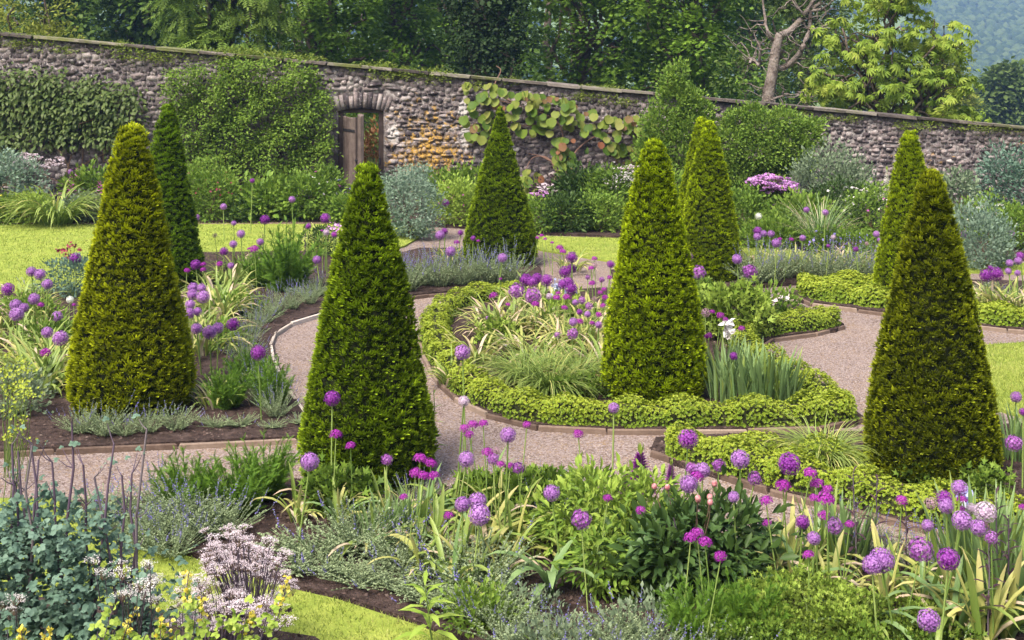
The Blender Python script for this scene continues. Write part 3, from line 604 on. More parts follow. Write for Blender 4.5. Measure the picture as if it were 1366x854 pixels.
def along(px, n, jx=6, jy=3):
    L = np.array(px, float); d = np.r_[0, np.cumsum(np.hypot(*np.diff(L, axis=0).T))]; s = np.linspace(0, d[-1], n)
    return [(float(np.interp(q, d, L[:, 0])+rng.uniform(-jx, jx)), float(np.interp(q, d, L[:, 1])+rng.uniform(-jy, jy))) for q in s]
row(CAT, along([(105,585), (160,586), (235,583)], 5), 'leafy_stems', 'catmint', '{} grey-green catmint clump at the foot of the golden yew', 'catmint', CG, (.6, .85))
row(CATL, along([(290,578), (395,574)], 4), 'leafy_stems', 'catmint', '{} small grey catmint tuft along the left timber edging', 'catmint', CG, (.4, .65))
row(CATF, along([(428,398), (400,412), (368,428), (340,448), (328,480), (335,510), (350,540), (366,560)], 12), 'leafy_stems', 'catmint', '{} catmint clump spilling over the pale curved edging', 'catmint', CG, (.65, .85))
row(CATF, along([(505,394), (560,387), (620,382), (680,379)], 11), 'leafy_stems', 'catmint', '{} blue catmint clump behind the middle hedge below the wall yew', 'catmint', CG, (1.0, 1.3))
row(CATF, along([(1005,382), (1060,376), (1120,376), (1180,380)], 9), 'leafy_stems', 'catmint', '{} catmint clump of the far row right of the twin yews', 'catmint', CG, (.95, 1.25))
row(CAT, along([(215,690), (230,712), (262,722), (290,728)], 7, 12, 8), 'leafy_stems', 'catmint', '{} catmint clump behind the pinkish-white flower heads', 'catmint', CG, (.7, 1.0))
row(CAT, along([(140,712), (185,735), (225,752)], 5, 10, 5), 'leafy_stems', 'catmint', '{} catmint clump beside the meadow rue at the lawn corner', 'catmint', CG, (.7, .95))
row(CATL, along([(405,768), (450,778), (500,792), (560,806), (625,825)], 9, 10, 4), 'leafy_stems', 'catmint', '{} catmint clump along the near lawn edge', 'catmint', CG, (.7, .95))
row(CATL+CAT[:1], along([(420,748), (480,752), (560,770), (620,785), (660,805)], 8, 14, 8), 'leafy_stems', 'catmint', '{} catmint clump in the second row from the near lawn', 'catmint', CG, (.8, 1.2))
row(CAT, along([(640,845), (700,870), (770,900), (860,900), (960,920)], 9, 14, 10), 'leafy_stems', 'catmint', '{} grey catmint clump along the bottom of the front bed', 'catmint', CG, (.6, .95))
row(CATF, [(560,690), (730,700), (770,708), (660,685), (470,735), (540,745)], 'leafy_stems', 'catmint', '{} airy lavender catmint before the gravel in the front bed', 'catmint', CG, (.5, .72))
row(CATF, [(1120,752), (1150,748), (1185,760), (1225,770), (1255,780)], 'leafy_stems', 'catmint', '{} violet-blue catmint beside the dark-leaved stems at right', 'catmint', CG, (.55, .8))
row(CATL, [(60,395), (150,388), (415,400), (1310,395), (1345,400)], 'leafy_stems', 'catmint', '{} little catmint tuft among the rear beds', 'catmint', CG, (.9, 1.2))
# strap-leaved clumps: each leaf an object, shared meshes in several colours
M['strap'] = leafmat('strap_green', [(.10,.18,.028), (.17,.26,.045), (.25,.34,.08)], (.38,.42,.11), .45, .3, .4, objrand=.5, tipfac=.5, tippow=2)
M['strap_y'] = leafmat('strap_yellowing', [(.20,.29,.05), (.33,.37,.08), (.46,.45,.13)], (.52,.44,.20), .55, .3, .3, objrand=.5, tipfac=.8, tippow=2)
M['strap_b'] = leafmat('strap_buff', [(.45,.38,.22), (.58,.52,.36), (.66,.60,.45)], (.55,.36,.26), .7, .35, .2, objrand=.5, tipfac=.6)
M['strap_g'] = leafmat('strap_blue_green', [(.085,.165,.05), (.14,.235,.075), (.21,.31,.115)], (.30,.39,.15), .42, .25, .4, objrand=.5, tipfac=.4, tippow=2)
STRAP = {}
for key in ('strap', 'strap_y', 'strap_b', 'strap_g'):
    STRAP[key] = []
    for i, (l0, bd, w) in enumerate([(.15, .9, .045), (.3, 1.6, .04), (.25, 2.3, .042), (.5, 1.5, .036), (.1, .35, .04), (.4, 2.7, .038), (.2, 1.9, .05)]):
        STRAP[key].append(straps(B(), [(0, 0, 0)], np.array([0.]), 1.0, w*2.1, l0, bd, 8, .5).mesh('leaf', M[key], True))
def strap_clump(px, py, label, n=11, L=.42, mix=(('strap', 5), ('strap_y', 4), ('strap_b', 2)), name='allium_leaves', cat='leaf clump', group='strap-leaved clumps', wide=1.0):
    x, y, _ = gp(px, py); t = thing(name, label, cat, (x, y, .045), 0, 1, group); keys = [k for k, c in mix for _ in range(c)]
    for i in range(int(n*1.6)):
        k = keys[rng.integers(len(keys))]; v = rng.choice([1, 2, 3, 5, 6]) if k == 'strap_b' else rng.integers(7); s_ = L*rng.uniform(.6, 1.2); a = rng.uniform(0, 6.28); r = rng.uniform(0, .07)
        o = link('leaf', STRAP[k][v], (r*math.cos(a), r*math.sin(a), 0), a+rng.uniform(-.4, .4), (s_, s_*wide*rng.uniform(.8, 1.2), s_), t)
        o.rotation_euler = (rng.uniform(-.12, .12), rng.uniform(-.1, .1), o.rotation_euler[2])
    return t
def strap_mesh(seed, n, R, L, w, mats, keyf, l0=(.1, .5), bd=(.6, 2.2), m=6):
    global rng; keep = rng; rng = np.random.default_rng(seed); b = B(); mi = rng.choice(len(mats), n, p=keyf)
    for k in range(len(mats)):
        c = int((mi == k).sum())
        if not c: continue
        a = rnd(c, 0, 6.28); q = np.sqrt(rnd(c))*R
        straps(b, np.stack([np.cos(a)*q, np.sin(a)*q, 0*a], -1), a+rnd(c, -.8, .8), L*rnd(c, .55, 1.2), w*rnd(c, .7, 1.2), rnd(c, *l0), rnd(c, *bd), m, rnd(c), k)
    rng = keep; return b.mesh('leaves', [M[q] for q in mats], True)
YG = ('strap', 'strap_y', 'strap_b')
FARCL = [strap_mesh(70+i, 46, .16, .36, .028, YG, (.6, .32, .08)) for i in range(2)]; FARY = [strap_mesh(75+i, 50, .18, .38, .028, YG, (.36, .5, .14)) for i in range(2)]
IRIS = [strap_mesh(80+i, 44, .16, .52, .033, ('strap_g', 'strap'), (.8, .2), (.02, .35), (.02, .35)) for i in range(3)]
GRASS = [strap_mesh(90+i, 420, .09, .46, .008, ('strap', 'strap_y'), (.85, .15), (.15, .7), (1.0, 2.2), 7) for i in range(2)]
WISP = [strap_mesh(95, 300, .07, .75, .010, ('strap_g', 'strap_b'), (.8, .2), (.05, .55), (.3, 1.3), 7)]
DAYL = [strap_mesh(97+i, 260, .22, .80, .026, ('strap', 'strap_y'), (.93, .07), (.15, .6), (1.1, 2.0), 7) for i in range(1)]
row(FARCL+FARY, along([(610,520), (640,480), (655,455)], 3, 8, 4), 'leaves', 'allium_leaves', '{} loose strap-leaf clump at the bare left end of the middle bed', 'leaf clump', 'strap-leaved clumps')
row(FARCL+FARY, along([(650,450), (700,455), (750,450)], 6, 10, 10), 'leaves', 'allium_leaves', '{} green and cream strap-leaf clump under the tall middle alliums', 'leaf clump', 'strap-leaved clumps', (1, 1.35))
row(FARY, along([(690,485), (740,478), (790,470), (800,500)], 6, 8, 6), 'leaves', 'allium_leaves', '{} pale yellow strap-leaf clump just left of the middle yew', 'leaf clump', 'strap-leaved clumps', (1, 1.3))
row(FARY+FARCL, along([(700,420), (770,430), (800,440)], 6, 10, 8), 'leaves', 'allium_leaves', '{} strap-leaf clump at the back of the middle bed', 'leaf clump', 'strap-leaved clumps', (1, 1.3))
row(FARY+FARCL, along([(285,400), (300,380), (325,368), (268,450), (290,430), (300,410), (275,475)], 12, 10, 6), 'leaves', 'allium_leaves', '{} cream-striped strap-leaf clump right of the golden yew', 'leaf clump', 'strap-leaved clumps', (1, 1.3))
row(FARCL, along([(10,440), (30,480), (70,520), (50,545), (85,470), (60,430), (20,420), (85,500), (40,510)], 16, 14, 9), 'leaves', 'allium_leaves', '{} strap-leaf clump left of the golden yew', 'leaf clump', 'strap-leaved clumps', (1, 1.35))
row(FARY, along([(1010,368), (1080,366), (1150,368)], 6, 10, 3), 'leaves', 'allium_leaves', '{} pale strap-leaf clump behind the far catmint row', 'leaf clump', 'strap-leaved clumps', (1, 1.3))
row(FARY, along([(1310,416), (1340,420), (1362,424)], 4, 6, 3), 'leaves', 'allium_leaves', '{} cream strap-leaf clump above the far right hedge', 'leaf clump', 'strap-leaved clumps', (.9, 1.2))
row(FARY, [(285,548), (600,352), (760,366), (430,330)], 'leaves', 'allium_leaves', '{} stray yellowing strap-leaf clump of the rear beds', 'leaf clump', 'strap-leaved clumps', (.8, 1.0))
near = [(450,712,'lime-tinged strap leaves before the left half of the big yew',12,.34), (490,745,'thin pale strap leaves on soil in front of the dark irises',10,.32), (560,720,'bright lime strap leaves under the five magenta heads',13,.40), (610,770,'straw and green strap leaves just left of the trio stems',12,.36), (670,785,'loose yellow-green strap leaves left of the bold grey-green leaves',12,.36), (690,715,'lime strap leaves at the gravel edge of the front bed',12,.36), (1000,765,'yellowing strap leaves right behind the glossy bush',12,.40), (1070,810,'tangled cream strap leaves just above the cut-leaved mound',13,.40), (1290,845,'lime and cream strap leaves under the pale mauve allium',12,.42), (1180,835,'short yellow strap leaves left of the deep violet globe',11,.36), (520,720,'fresh yellow-green strap leaves before the right half of the big yew',12,.36), (640,690,'lush strap leaves right below the magenta heads at mid front',12,.38), (700,735,'cream and green strap leaves left of the light green bush',12,.38), (625,735,'fading yellow strap leaves behind the lone lilac trio',12,.36), (585,740,'mixed green and straw strap leaves left of the trio',12,.36), (1110,820,'pale lime strap leaves just behind the cut-leaved mound',12,.36), (1255,810,'yellow striped strap leaves before the far irises',12,.40), (398,706,'yellow-edged strap leaves below the lone lilac allium by the big yew',10,.34), (430,690,'pale arching strap leaves at the foot of the big dark yew',11,.36), (470,690,'green strap leaves close to the base of the big dark yew',10,.34),
 (545,745,'sparse cream strap leaves on the bare soil of the front bed',9,.30), (566,775,'upright yellow strap leaves left of the lilac trio',11,.36), (600,800,'silvery strap leaves beneath the lilac trio of alliums',12,.40), (628,785,'broad pale strap leaves right beside the lilac trio',9,.34),
 (650,745,'bright yellow tangle of strap leaves behind the lilac trio',14,.40), (685,755,'sprawling yellow strap leaves right of the lilac trio',14,.40), (665,715,'yellow-green strap leaves before the gravel at mid front',12,.36), (600,710,'strap leaves under the magenta cluster by the big yew',12,.42),
 (1020,790,'pale withered strap leaves right of the dark glossy bush',13,.42), (1055,785,'yellow and green strap leaves under the magenta alliums at right',14,.42), (1085,775,'green strap leaves beside the timber edging at lower right',12,.40), (1040,755,'thin straw-coloured strap leaves behind the glossy bush',10,.36),
 (1150,860,'short silver-green strap leaves below the twin lilac alliums',9,.36), (1205,820,'yellowing strap leaves mid-way along the right front bed',13,.40), (1235,835,'broad arching strap leaves under the deep violet globe',12,.42), (1270,860,'long green strap leaves at the foot of the deep violet globe',12,.46),
 (1315,880,'yellow-edged strap leaves with brown curling tips at lower right',13,.50), (1345,860,'withering striped strap leaves in the lower right corner',12,.46), (1180,800,'faded strap leaves behind the twin lilac alliums',11,.38)]
for px, py, lab, n, L in near:
    yel = 'yellow' in lab or 'pale' in lab or 'faded' in lab or 'withered' in lab or 'straw' in lab
    strap_clump(px, py, lab, n, L, (('strap', 4), ('strap_y', 7), ('strap_b', 2)) if yel else (('strap', 5), ('strap_g', 4), ('strap_y', 2)))
row(IRIS, [(965,540), (985,545), (1005,545), (1030,545), (1048,545), (960,520), (990,520)], 'leaves', 'iris', '{} sword-leaved iris clump in the front of the middle bed', 'iris', 'iris clumps', (.8, 1.0))
row(IRIS, [(1290,800), (1310,790), (1330,800), (1352,795), (1320,830), (1350,840), (1375,820)], 'leaves', 'iris', '{} broad blue-green iris clump at the right edge', 'iris', 'iris clumps', (.85, 1.05))
row(IRIS, [(1350,620), (1366,610), (1105,760), (1130,765)], 'leaves', 'iris', '{} small outlying iris clump near the right hedges', 'iris', 'iris clumps', (.6, .8))
row(IRIS, [(505,735), (530,728), (550,722)], 'leaves', 'iris', '{} dark green iris clump right in front of the big yew', 'iris', 'iris clumps', (.5, .62))
row(GRASS, [(700,520), (735,532), (770,518), (730,508)], 'leaves', 'grass_tuft', '{} fine arching grass tuft inside the middle hedge', 'grass', 'ornamental grasses', (1.0, 1.25))
t_ = row(GRASS, [(1097,628)], 'leaves', 'grass_tuft', 'round tuft of fine grass in the fork of the right hedges', 'grass', 'ornamental grasses', (1.0, 1.05)); t_[0]['label'] = 'round tuft of fine grass in the fork of the right hedges'
t_ = row(DAYL, [(75,302)], 'leaves', 'grass_mound', '', 'grass', None, (1.25, 1.3)); t_[0]['label'] = 'wide arching green grass mound in the border at far left'
t_ = row(WISP, [(1095,340)], 'leaves', 'grass_tuft', '', 'grass', None, (1.1, 1.2)); t_[0]['label'] = 'wispy grey-green upright grass in the right part of the border'
# ------------------------------------------------------------------ alliums
HEADM = {'lil': [(.25,.085,.32), (.36,.155,.44), (.48,.26,.55)], 'vio': [(.14,.016,.19), (.235,.036,.29), (.35,.09,.41)], 'mag': [(.20,.012,.21), (.31,.025,.30), (.42,.07,.40)],
         'chr': [(.21,.045,.24), (.33,.11,.38), (.46,.24,.51)], 'pale': [(.44,.30,.44), (.56,.43,.54), (.66,.56,.62)], 'brn': [(.26,.15,.17), (.36,.22,.26), (.44,.28,.36)], 'wht': [(.70,.72,.60), (.78,.80,.70), (.82,.82,.78)]}
WORD = {'lil': 'lilac globe', 'vio': 'violet globe', 'mag': 'magenta-purple', 'chr': 'open starry purple', 'pale': 'pale mauve', 'brn': 'faded brownish', 'wht': 'white'}
for k, c in HEADM.items(): M['al_'+k] = leafmat('allium_'+k, c, trans=.25, rough=.6, spec=.2, objrand=.35)
M['al_stem'] = leafmat('allium_stem', [(.12,.19,.04), (.18,.26,.06), (.25,.32,.09)], trans=.05, rough=.45, objrand=1.0)
M['seed'] = leafmat('green_ovary', [(.10,.08,.12), (.16,.14,.14)], trans=0)
def head_mesh(kind, seed):
    global rng; keep = rng; rng = np.random.default_rng(seed)
    dense = kind in ('lil', 'vio', 'pale', 'wht'); n = {'lil': 230, 'vio': 210, 'pale': 200, 'wht': 180, 'mag': 130, 'chr': 80, 'brn': 90}[kind]
    i = np.arange(n)+.5; ph = np.arccos(1-2*i/n); th = math.pi*(1+5**.5)*i
    d = np.stack([np.cos(th)*np.sin(ph), np.sin(th)*np.sin(ph), np.cos(ph)], -1)
    if kind == 'mag': d = d[d[:, 2] > -.35+rnd(n, -.15, .25)]
    d = nrm(d+rng.normal(size=d.shape)*.05); k = len(d); R = .5*(rnd(k, .86, 1.02) if dense else rnd(k, .7, 1.02))
    flat = np.array([1, 1, .82]) if kind == 'mag' else np.array([1, 1, .96])
    P = d*R[:, None]*flat; b = B(); X, Y, N = frames(nrm(rdir(k)-d*0), d); N = d; X = nrm(np.cross(rdir(k), N)); Y = np.cross(N, X)
    s_ = {'lil': .15, 'vio': .15, 'pale': .15, 'wht': .15, 'mag': .19, 'chr': .24, 'brn': .17}[kind]*rnd(k, .8, 1.2)
    b.inst(T_STAR, P-d*s_[:, None]*.15, X, Y, N, s_, s_, rnd(k))
    Q = d*.02; b.inst(T_TRI, Q, X, d, Y, .012, R, rnd(k)*.5)            # flower stalks
    c = .30 if dense else .10; v = []; f = []                            # seed-heads at the middle
    for a in range(5):
        for j in range(8): q = math.pi*(a+.02)/4.04; v.append((c*math.sin(q)*math.cos(j*math.pi/4), c*math.sin(q)*math.sin(j*math.pi/4), c*math.cos(q)*.9))
    for a in range(4):
        for j in range(8): f.append((a*8+j, (a+1)*8+j, (a+1)*8+(j+1) % 8, a*8+(j+1) % 8))
    b.raw(v, [f], .3, 0, 0 if dense else 1)
    rng = keep; return b.mesh('flower_head', [M['al_'+kind], M['seed']])
HEAD = {k: [head_mesh(k, 200+i) for i in range(2)] for k in HEADM}
tb = B(); tubes(tb, [[(0, 0, 0), (.02, 0, .3), (.025, .01, .6), (0, 0, 1)]], [[1, .95, .85, .8]], 6)
STEM = None
def stem_mesh():
    b = B(); pts = [(0, 0, 0), (.012, .004, .25), (.018, .0, .5), (.012, -.004, .75), (0, 0, 1)]; v = []; f = []
    for i, p in enumerate(pts):
        for j in range(6): a = j*math.pi/3; v.append((p[0]*18+math.cos(a)*(1-.2*i/4), p[1]*18+math.sin(a)*(1-.2*i/4), p[2]))
    for i in range(4):
        for j in range(6): f.append((i*6+j, i*6+(j+1) % 6, (i+1)*6+(j+1) % 6, (i+1)*6+j))
    return b.raw(v, [f], .5).mesh('stem', M['al_stem'], True)
STEM = stem_mesh()
AL = {}
def alliums(where, ox, oy, sc, z, lst, lean=None):
    """lst: (x, y, diameter, kind) in enlarged-photo pixels; z: height of the heads above the ground"""
    for q in lst:
        x, y, d, k = q[:4]; zz = q[4] if len(q) > 4 else z; px, py, dp = ox+x/sc, oy+y/sc, d/sc
        hx, hy, hz = gp(px, py, zz); AL.setdefault((where, k), []).append((px, py, hx, hy, hz, dp*hy/F))
def plant_alliums():
    for (where, k), L in AL.items():
        L.sort(); n = len(L)
        for i, (px, py, hx, hy, hz, d) in enumerate(L):
            bx, by = hx+rng.normal()*.05, hy+rng.uniform(-.03, .05); z0 = .04
            lab = f"{WORD[k]} allium {where}" + ("" if n == 1 else f", {nth(i, n)}" + (f" of {NUM[n]}" if n <= 20 else ''))
            t = thing('allium', lab, 'allium', (bx, by, z0), 0, 1, 'alliums in flower')
            h = HEAD[k][rng.integers(2)]; D = Vector((hx-bx, hy-by, hz-z0-d*.2)); o = link('stem', STEM, (0, 0, 0), 0, 1, t)
            r = (.0052 if k in ('lil', 'vio', 'pale') else .0036)*(1+.03*hy); o.scale = (r, r, D.length)
            o.rotation_mode = 'QUATERNION'; o.rotation_quaternion = D.to_track_quat('Z', 'Y')
            o = link('flower_head', h, (hx-bx, hy-by, hz-z0), rng.uniform(0, 6.28), d*1.13, t); o.rotation_euler = (rng.uniform(-.25, .25), rng.uniform(-.25, .25), o.rotation_euler[2])
z4 = 2.965
alliums('left of the golden yew', 0, 280, z4, .58, [(124,244,38,'lil'), (158,256,44,'lil'), (187,294,40,'lil'), (135,352,44,'lil'), (62,376,45,'lil'), (95,387,36,'lil'), (66,413,54,'lil')])
alliums('at far left edge', 0, 280, z4, .55, [(31,314,50,'vio'), (297,192,44,'vio'), (162,377,28,'mag'), (180,566,46,'mag',.4), (292,376,16,'mag'), (277,355,28,'wht')])
alliums('low left of the golden yew', 0, 280, z4, .45, [(226,421,40,'lil'), (187,485,44,'lil'), (238,508,58,'lil')])
alliums('right of the golden yew', 0, 280, z4, .55, [(763,308,40,'lil'), (797,309,34,'lil'), (762,335,42,'lil'), (803,344,50,'lil'), (752,375,38,'lil'), (749,409,42,'lil'), (782,402,32,'lil')])
alliums('upper right of the golden yew', 0, 280, z4, .5, [(774,217,40,'vio'), (804,217,24,'mag'), (740,241,26,'mag'), (804,237,24,'mag'), (677,175,16,'lil'), (776,30,26,'lil')])
alliums('above the left bare soil', 0, 280, z4, .5, [(778,470,42,'lil'), (829,484,54,'lil'), (862,468,44,'lil'), (922,453,50,'vio'), (1021,565,58,'vio',.62)])
alliums('rising before the left lawn', 0, 280, z4, .62, [(1048,39,38,'vio',.75), (953,95,32,'lil',.7), (923,136,30,'lil'), (886,164,32,'vio'), (869,215,28,'mag',.5), (913,221,26,'lil',.45), (850,102,20,'brn'), (925,53,20,'lil',.7), (1029,127,28,'lil'), (1008,157,40,'mag'), (985,155,16,'mag')])
alliums('behind the big yew by the lawn', 0, 280, z4, .66, [(1287,33,38,'vio',.8), (1218,65,26,'vio',.7), (1290,89,26,'pale'), (1274,83,14,'mag'), (1324,99,22,'mag'), (1253,197,32,'lil',.5)])
alliums('in front of the big dark yew', 0, 280, z4, .72, [(1314,746,60,'vio',.8)])
alliums('at the big yew left foot', 440, 566, z4, .6, [(24,43,52,'mag',.62), (82,87,42,'mag',.55), (227,140,46,'chr',.5)])
alliums('in the near bed left of the big yew', 0, 566, z4, .62, [(1225,148,70,'lil')])
alliums('in the tight magenta bunch', 440, 566, z4, .62, [(357,138,54,'mag'), (399,157,50,'mag'), (338,193,48,'mag'), (371,206,48,'mag'), (411,206,48,'mag')])
alliums('on the front bed soil', 440, 566, z4, .42, [(292,290,36,'mag'), (470,363,42,'mag')])
alliums('in the low trio at mid front', 440, 566, z4, .48, [(525,317,60,'lil'), (584,305,68,'lil'), (592,358,82,'lil')])
alliums('against the gravel at mid front', 440, 566, z4, .74, [(540,138,60,'lil',.68), (552,42,38,'mag'), (533,18,42,'mag'), (565,3,44,'mag'), (607,0,42,'mag'), (705,43,60,'lil',.82), (779,3,34,'mag'), (983,40,44,'mag')])
alliums('just right of the big yew', 440, 566, z4, .6, [(624,113,48,'mag'), (646,137,46,'chr'), (676,161,38,'mag'), (713,165,32,'mag'), (744,172,48,'chr'), (658,105,32,'brn')])
alliums('above the left hedge curve', 440, 280, z4, 1.02, [(525,564,60,'lil')])
alliums('below the left hedge curve', 440, 280, z4, .8, [(530,757,42,'pale'), (1123,784,42,'lil',.85)])
alliums('with bold strap leaves at mid front', 440, 566, z4, .60, [(877,272,62,'lil')])
alliums('before the light green bush', 440, 566, z4, .55, [(995,377,80,'chr'), (1099,293,38,'mag'), (1230,342,42,'mag')])
# middle bed
alliums('at the top left of the middle bed', 440, 280, z4, .52, [(776,278,50,'vio'), (800,285,40,'vio'), (820,270,40,'vio'), (857,279,48,'vio'), (737,319,62,'chr'), (802,339,68,'chr'), (814,375,34,'mag'), (648,341,36,'mag'), (705,375,20,'mag')])
alliums('in the tall stack of the middle bed', 440, 280, z4, .6, [(957,188,44,'vio',.75), (930,245,46,'vio'), (958,232,36,'vio'), (921,294,38,'vio'), (942,287,42,'vio'), (955,312,48,'vio'), (910,152,32,'mag',.75), (922,167,28,'mag',.75)])
alliums('mid-height in the middle bed', 440, 280, z4, .5, [(897,350,34,'mag'), (903,331,22,'mag'), (940,348,40,'mag'), (928,389,28,'mag'), (997,357,32,'chr'), (1025,381,30,'chr'), (867,342,24,'pale'), (970,366,24,'lil'), (988,404,24,'vio')])
alliums('left beside the middle yew', 440, 280, z4, .5, [(1047,354,24,'brn'), (1019,413,26,'lil'), (1063,416,28,'mag'), (1080,380,26,'mag'), (1070,328,22,'mag'), (1084,315,22,'mag'), (1090,348,28,'mag'), (1038,292,30,'mag'), (1075,276,24,'chr'), (1020,267,20,'chr'), (1106,268,22,'mag'), (1111,215,30,'vio')])
alliums('high beside the middle yew', 440, 280, z4, .62, [(1047,194,24,'mag'), (1048,220,26,'brn'), (1034,232,24,'mag')])
alliums('low in the middle bed', 440, 280, z4, .42, [(963,444,34,'lil'), (988,443,32,'mag'), (1037,449,24,'mag'), (1063,455,28,'lil'), (960,490,46,'chr'), (900,495,26,'chr'), (691,540,20,'pale',.2), (623,427,14,'lil',.25)])
alliums('in the bed below the wall yew', 440, 280, z4, .5, [(436,100,36,'lil'), (454,85,26,'vio'), (517,91,22,'vio'), (502,130,24,'mag'), (477,165,40,'lil'), (568,86,22,'vio'), (567,112,20,'vio'), (587,124,16,'mag'), (683,190,36,'lil'), (675,274,14,'mag')])
alliums('by the far lawn beside the wall yew', 440, 280, z4, .5, [(838,103,20,'mag'), (821,112,18,'mag'), (851,116,16,'mag'), (879,131,16,'mag')])
alliums('left on the door side of the big yew', 440, 280, z4, .6, [(17,98,24,'vio'), (50,90,20,'lil')])
z6 = 2.931
alliums('right of the twin rear yews', 900, 280, z6, .62, [(324,83,34,'vio'), (323,105,30,'lil'), (348,93,26,'lil'), (377,94,28,'lil'), (398,130,36,'lil'), (411,115,18,'mag'), (456,117,20,'mag'), (500,110,24,'lil')])
alliums('among the right border flowers', 900, 280, z6, .55, [(620,107,20,'pale'), (601,141,16,'vio'), (709,154,22,'vio'), (789,95,26,'lil'), (844,89,24,'vio'), (800,118,18,'lil'), (810,148,22,'vio'), (822,128,18,'vio'), (835,122,18,'vio'), (751,132,18,'brn')])
alliums('standing in the border before the wall', 900, 280, z6, .75, [(515,0,24,'lil'), (589,10,24,'lil'), (328,25,26,'wht')])
alliums('at the foot of the twin rear yews', 900, 280, z6, .58, [(52,184,38,'vio'), (94,244,56,'chr'), (244,193,38,'lil'), (293,240,58,'chr')])
alliums('right of the middle yew', 900, 280, z6, .5, [(84,375,26,'mag'), (121,402,38,'brn'), (146,400,24,'mag'), (179,414,32,'mag'), (199,430,24,'mag'), (261,465,28,'mag'), (131,495,36,'mag',.42), (231,572,32,'vio',.5)])
alliums('at the far right border', 900, 280, z6, .5, [(1135,96,30,'lil'), (1310,208,28,'lil'), (1343,200,30,'lil'), (1350,180,30,'vio'), (1304,240,26,'lil'), (1341,247,24,'lil'), (1318,92,22,'lil'), (1295,82,16,'lil'), (1234,226,18,'vio')])
alliums('right of the bronze yew', 900, 280, z6, .45, [(1219,257,50,'vio'), (1258,251,54,'vio')])
z9 = 2.925
alliums('above the right-hand lawn edge', 900, 280, z6, .6, [(1335,732,42,'lil'), (1362,790,30,'vio')])
alliums('by the lower right hedge tip', 900, 562, z9, .68, [(52,69,74,'vio',.78), (68,185,50,'chr'), (108,191,58,'lil'), (86,218,56,'mag'), (55,245,66,'lil'), (171,172,52,'chr'), (255,148,70,'lil',.8), (312,222,54,'chr')])
alliums('behind the dark glossy bush', 900, 562, z9, .66, [(447,166,84,'vio',.82), (423,253,62,'mag',.7), (357,312,52,'mag'), (230,295,42,'lil'), (361,399,40,'mag',.5)])
alliums('before the dark glossy bush', 900, 562, z9, .60, [(62,458,56,'mag'), (88,438,52,'mag'), (119,474,56,'mag'), (179,529,52,'mag')])
alliums('in the lower right bunch', 900, 562, z9, .70, [(529,205,56,'mag',.78), (555,246,56,'mag'), (597,268,44,'mag'), (590,307,72,'mag'), (545,301,40,'mag')])
alliums('over the withered leaves', 900, 562, z9, .52, [(580,369,48,'mag'), (499,393,52,'vio'), (622,407,66,'chr'), (682,403,38,'mag'), (543,457,50,'lil'), (522,523,46,'mag')])
alliums('near the lower right timber edging', 900, 562, z9, .55, [(886,310,48,'mag'), (1000,319,50,'brn'), (987,406,44,'lil')])
alliums('above the right irises', 900, 562, z9, .66, [(1052,300,58,'vio'), (1059,331,58,'lil'), (1111,260,60,'lil',.8), (1120,307,44,'mag'), (1121,342,28,'mag'), (1212,355,80,'pale',.7), (1121,387,74,'lil'), (1186,415,62,'lil'), (1158,340,40,'pale'), (1235,453,50,'chr')])
alliums('paired in the lower right bed', 900, 562, z9, .52, [(770,561,72,'lil'), (808,541,92,'lil'), (960,500,92,'chr')])
alliums('alone at lower right', 900, 562, z9, .66, [(1067,538,84,'vio')])
alliums('lowest in the right corner', 900, 562, z9, .45, [(992,777,84,'lil')])
alliums('on the right picture edge', 900, 562, z9, .55, [(1325,85,66,'chr'), (1355,336,30,'mag')])
alliums('by the grass mound at the left wall', 0, 0, z4, .75, [(279,680,20,'lil'), (301,668,18,'mag'), (303,698,20,'pale')])
alliums('in the border left of the doorway', 0, 0, z4, .8, [(998,715,20,'vio',.95), (1155,789,26,'lil'), (884,818,26,'lil',.6)])
alliums('in the border right of the doorway', 440, 0, z4, .6, [(458,803,28,'vio')])
plant_alliums()
# the strap leaves of the allium at mid front, one by one
big = strap_clump(735, 803, 'bold broad arching grey-green allium leaves standing alone at mid front', 0, name='allium_leaves')
for a, s_, v in ((.2, .48, 1), (1.2, .40, 1), (2.2, .44, 5), (3.0, .50, 1), (3.9, .46, 6), (4.7, .50, 1), (5.5, .46, 1), (0.7, .36, 0), (3.4, .34, 0), (4.3, .42, 5)): link('leaf', STRAP['strap_g'][v], (0, 0, 0), a, (s_, s_*1.5, s_), big)
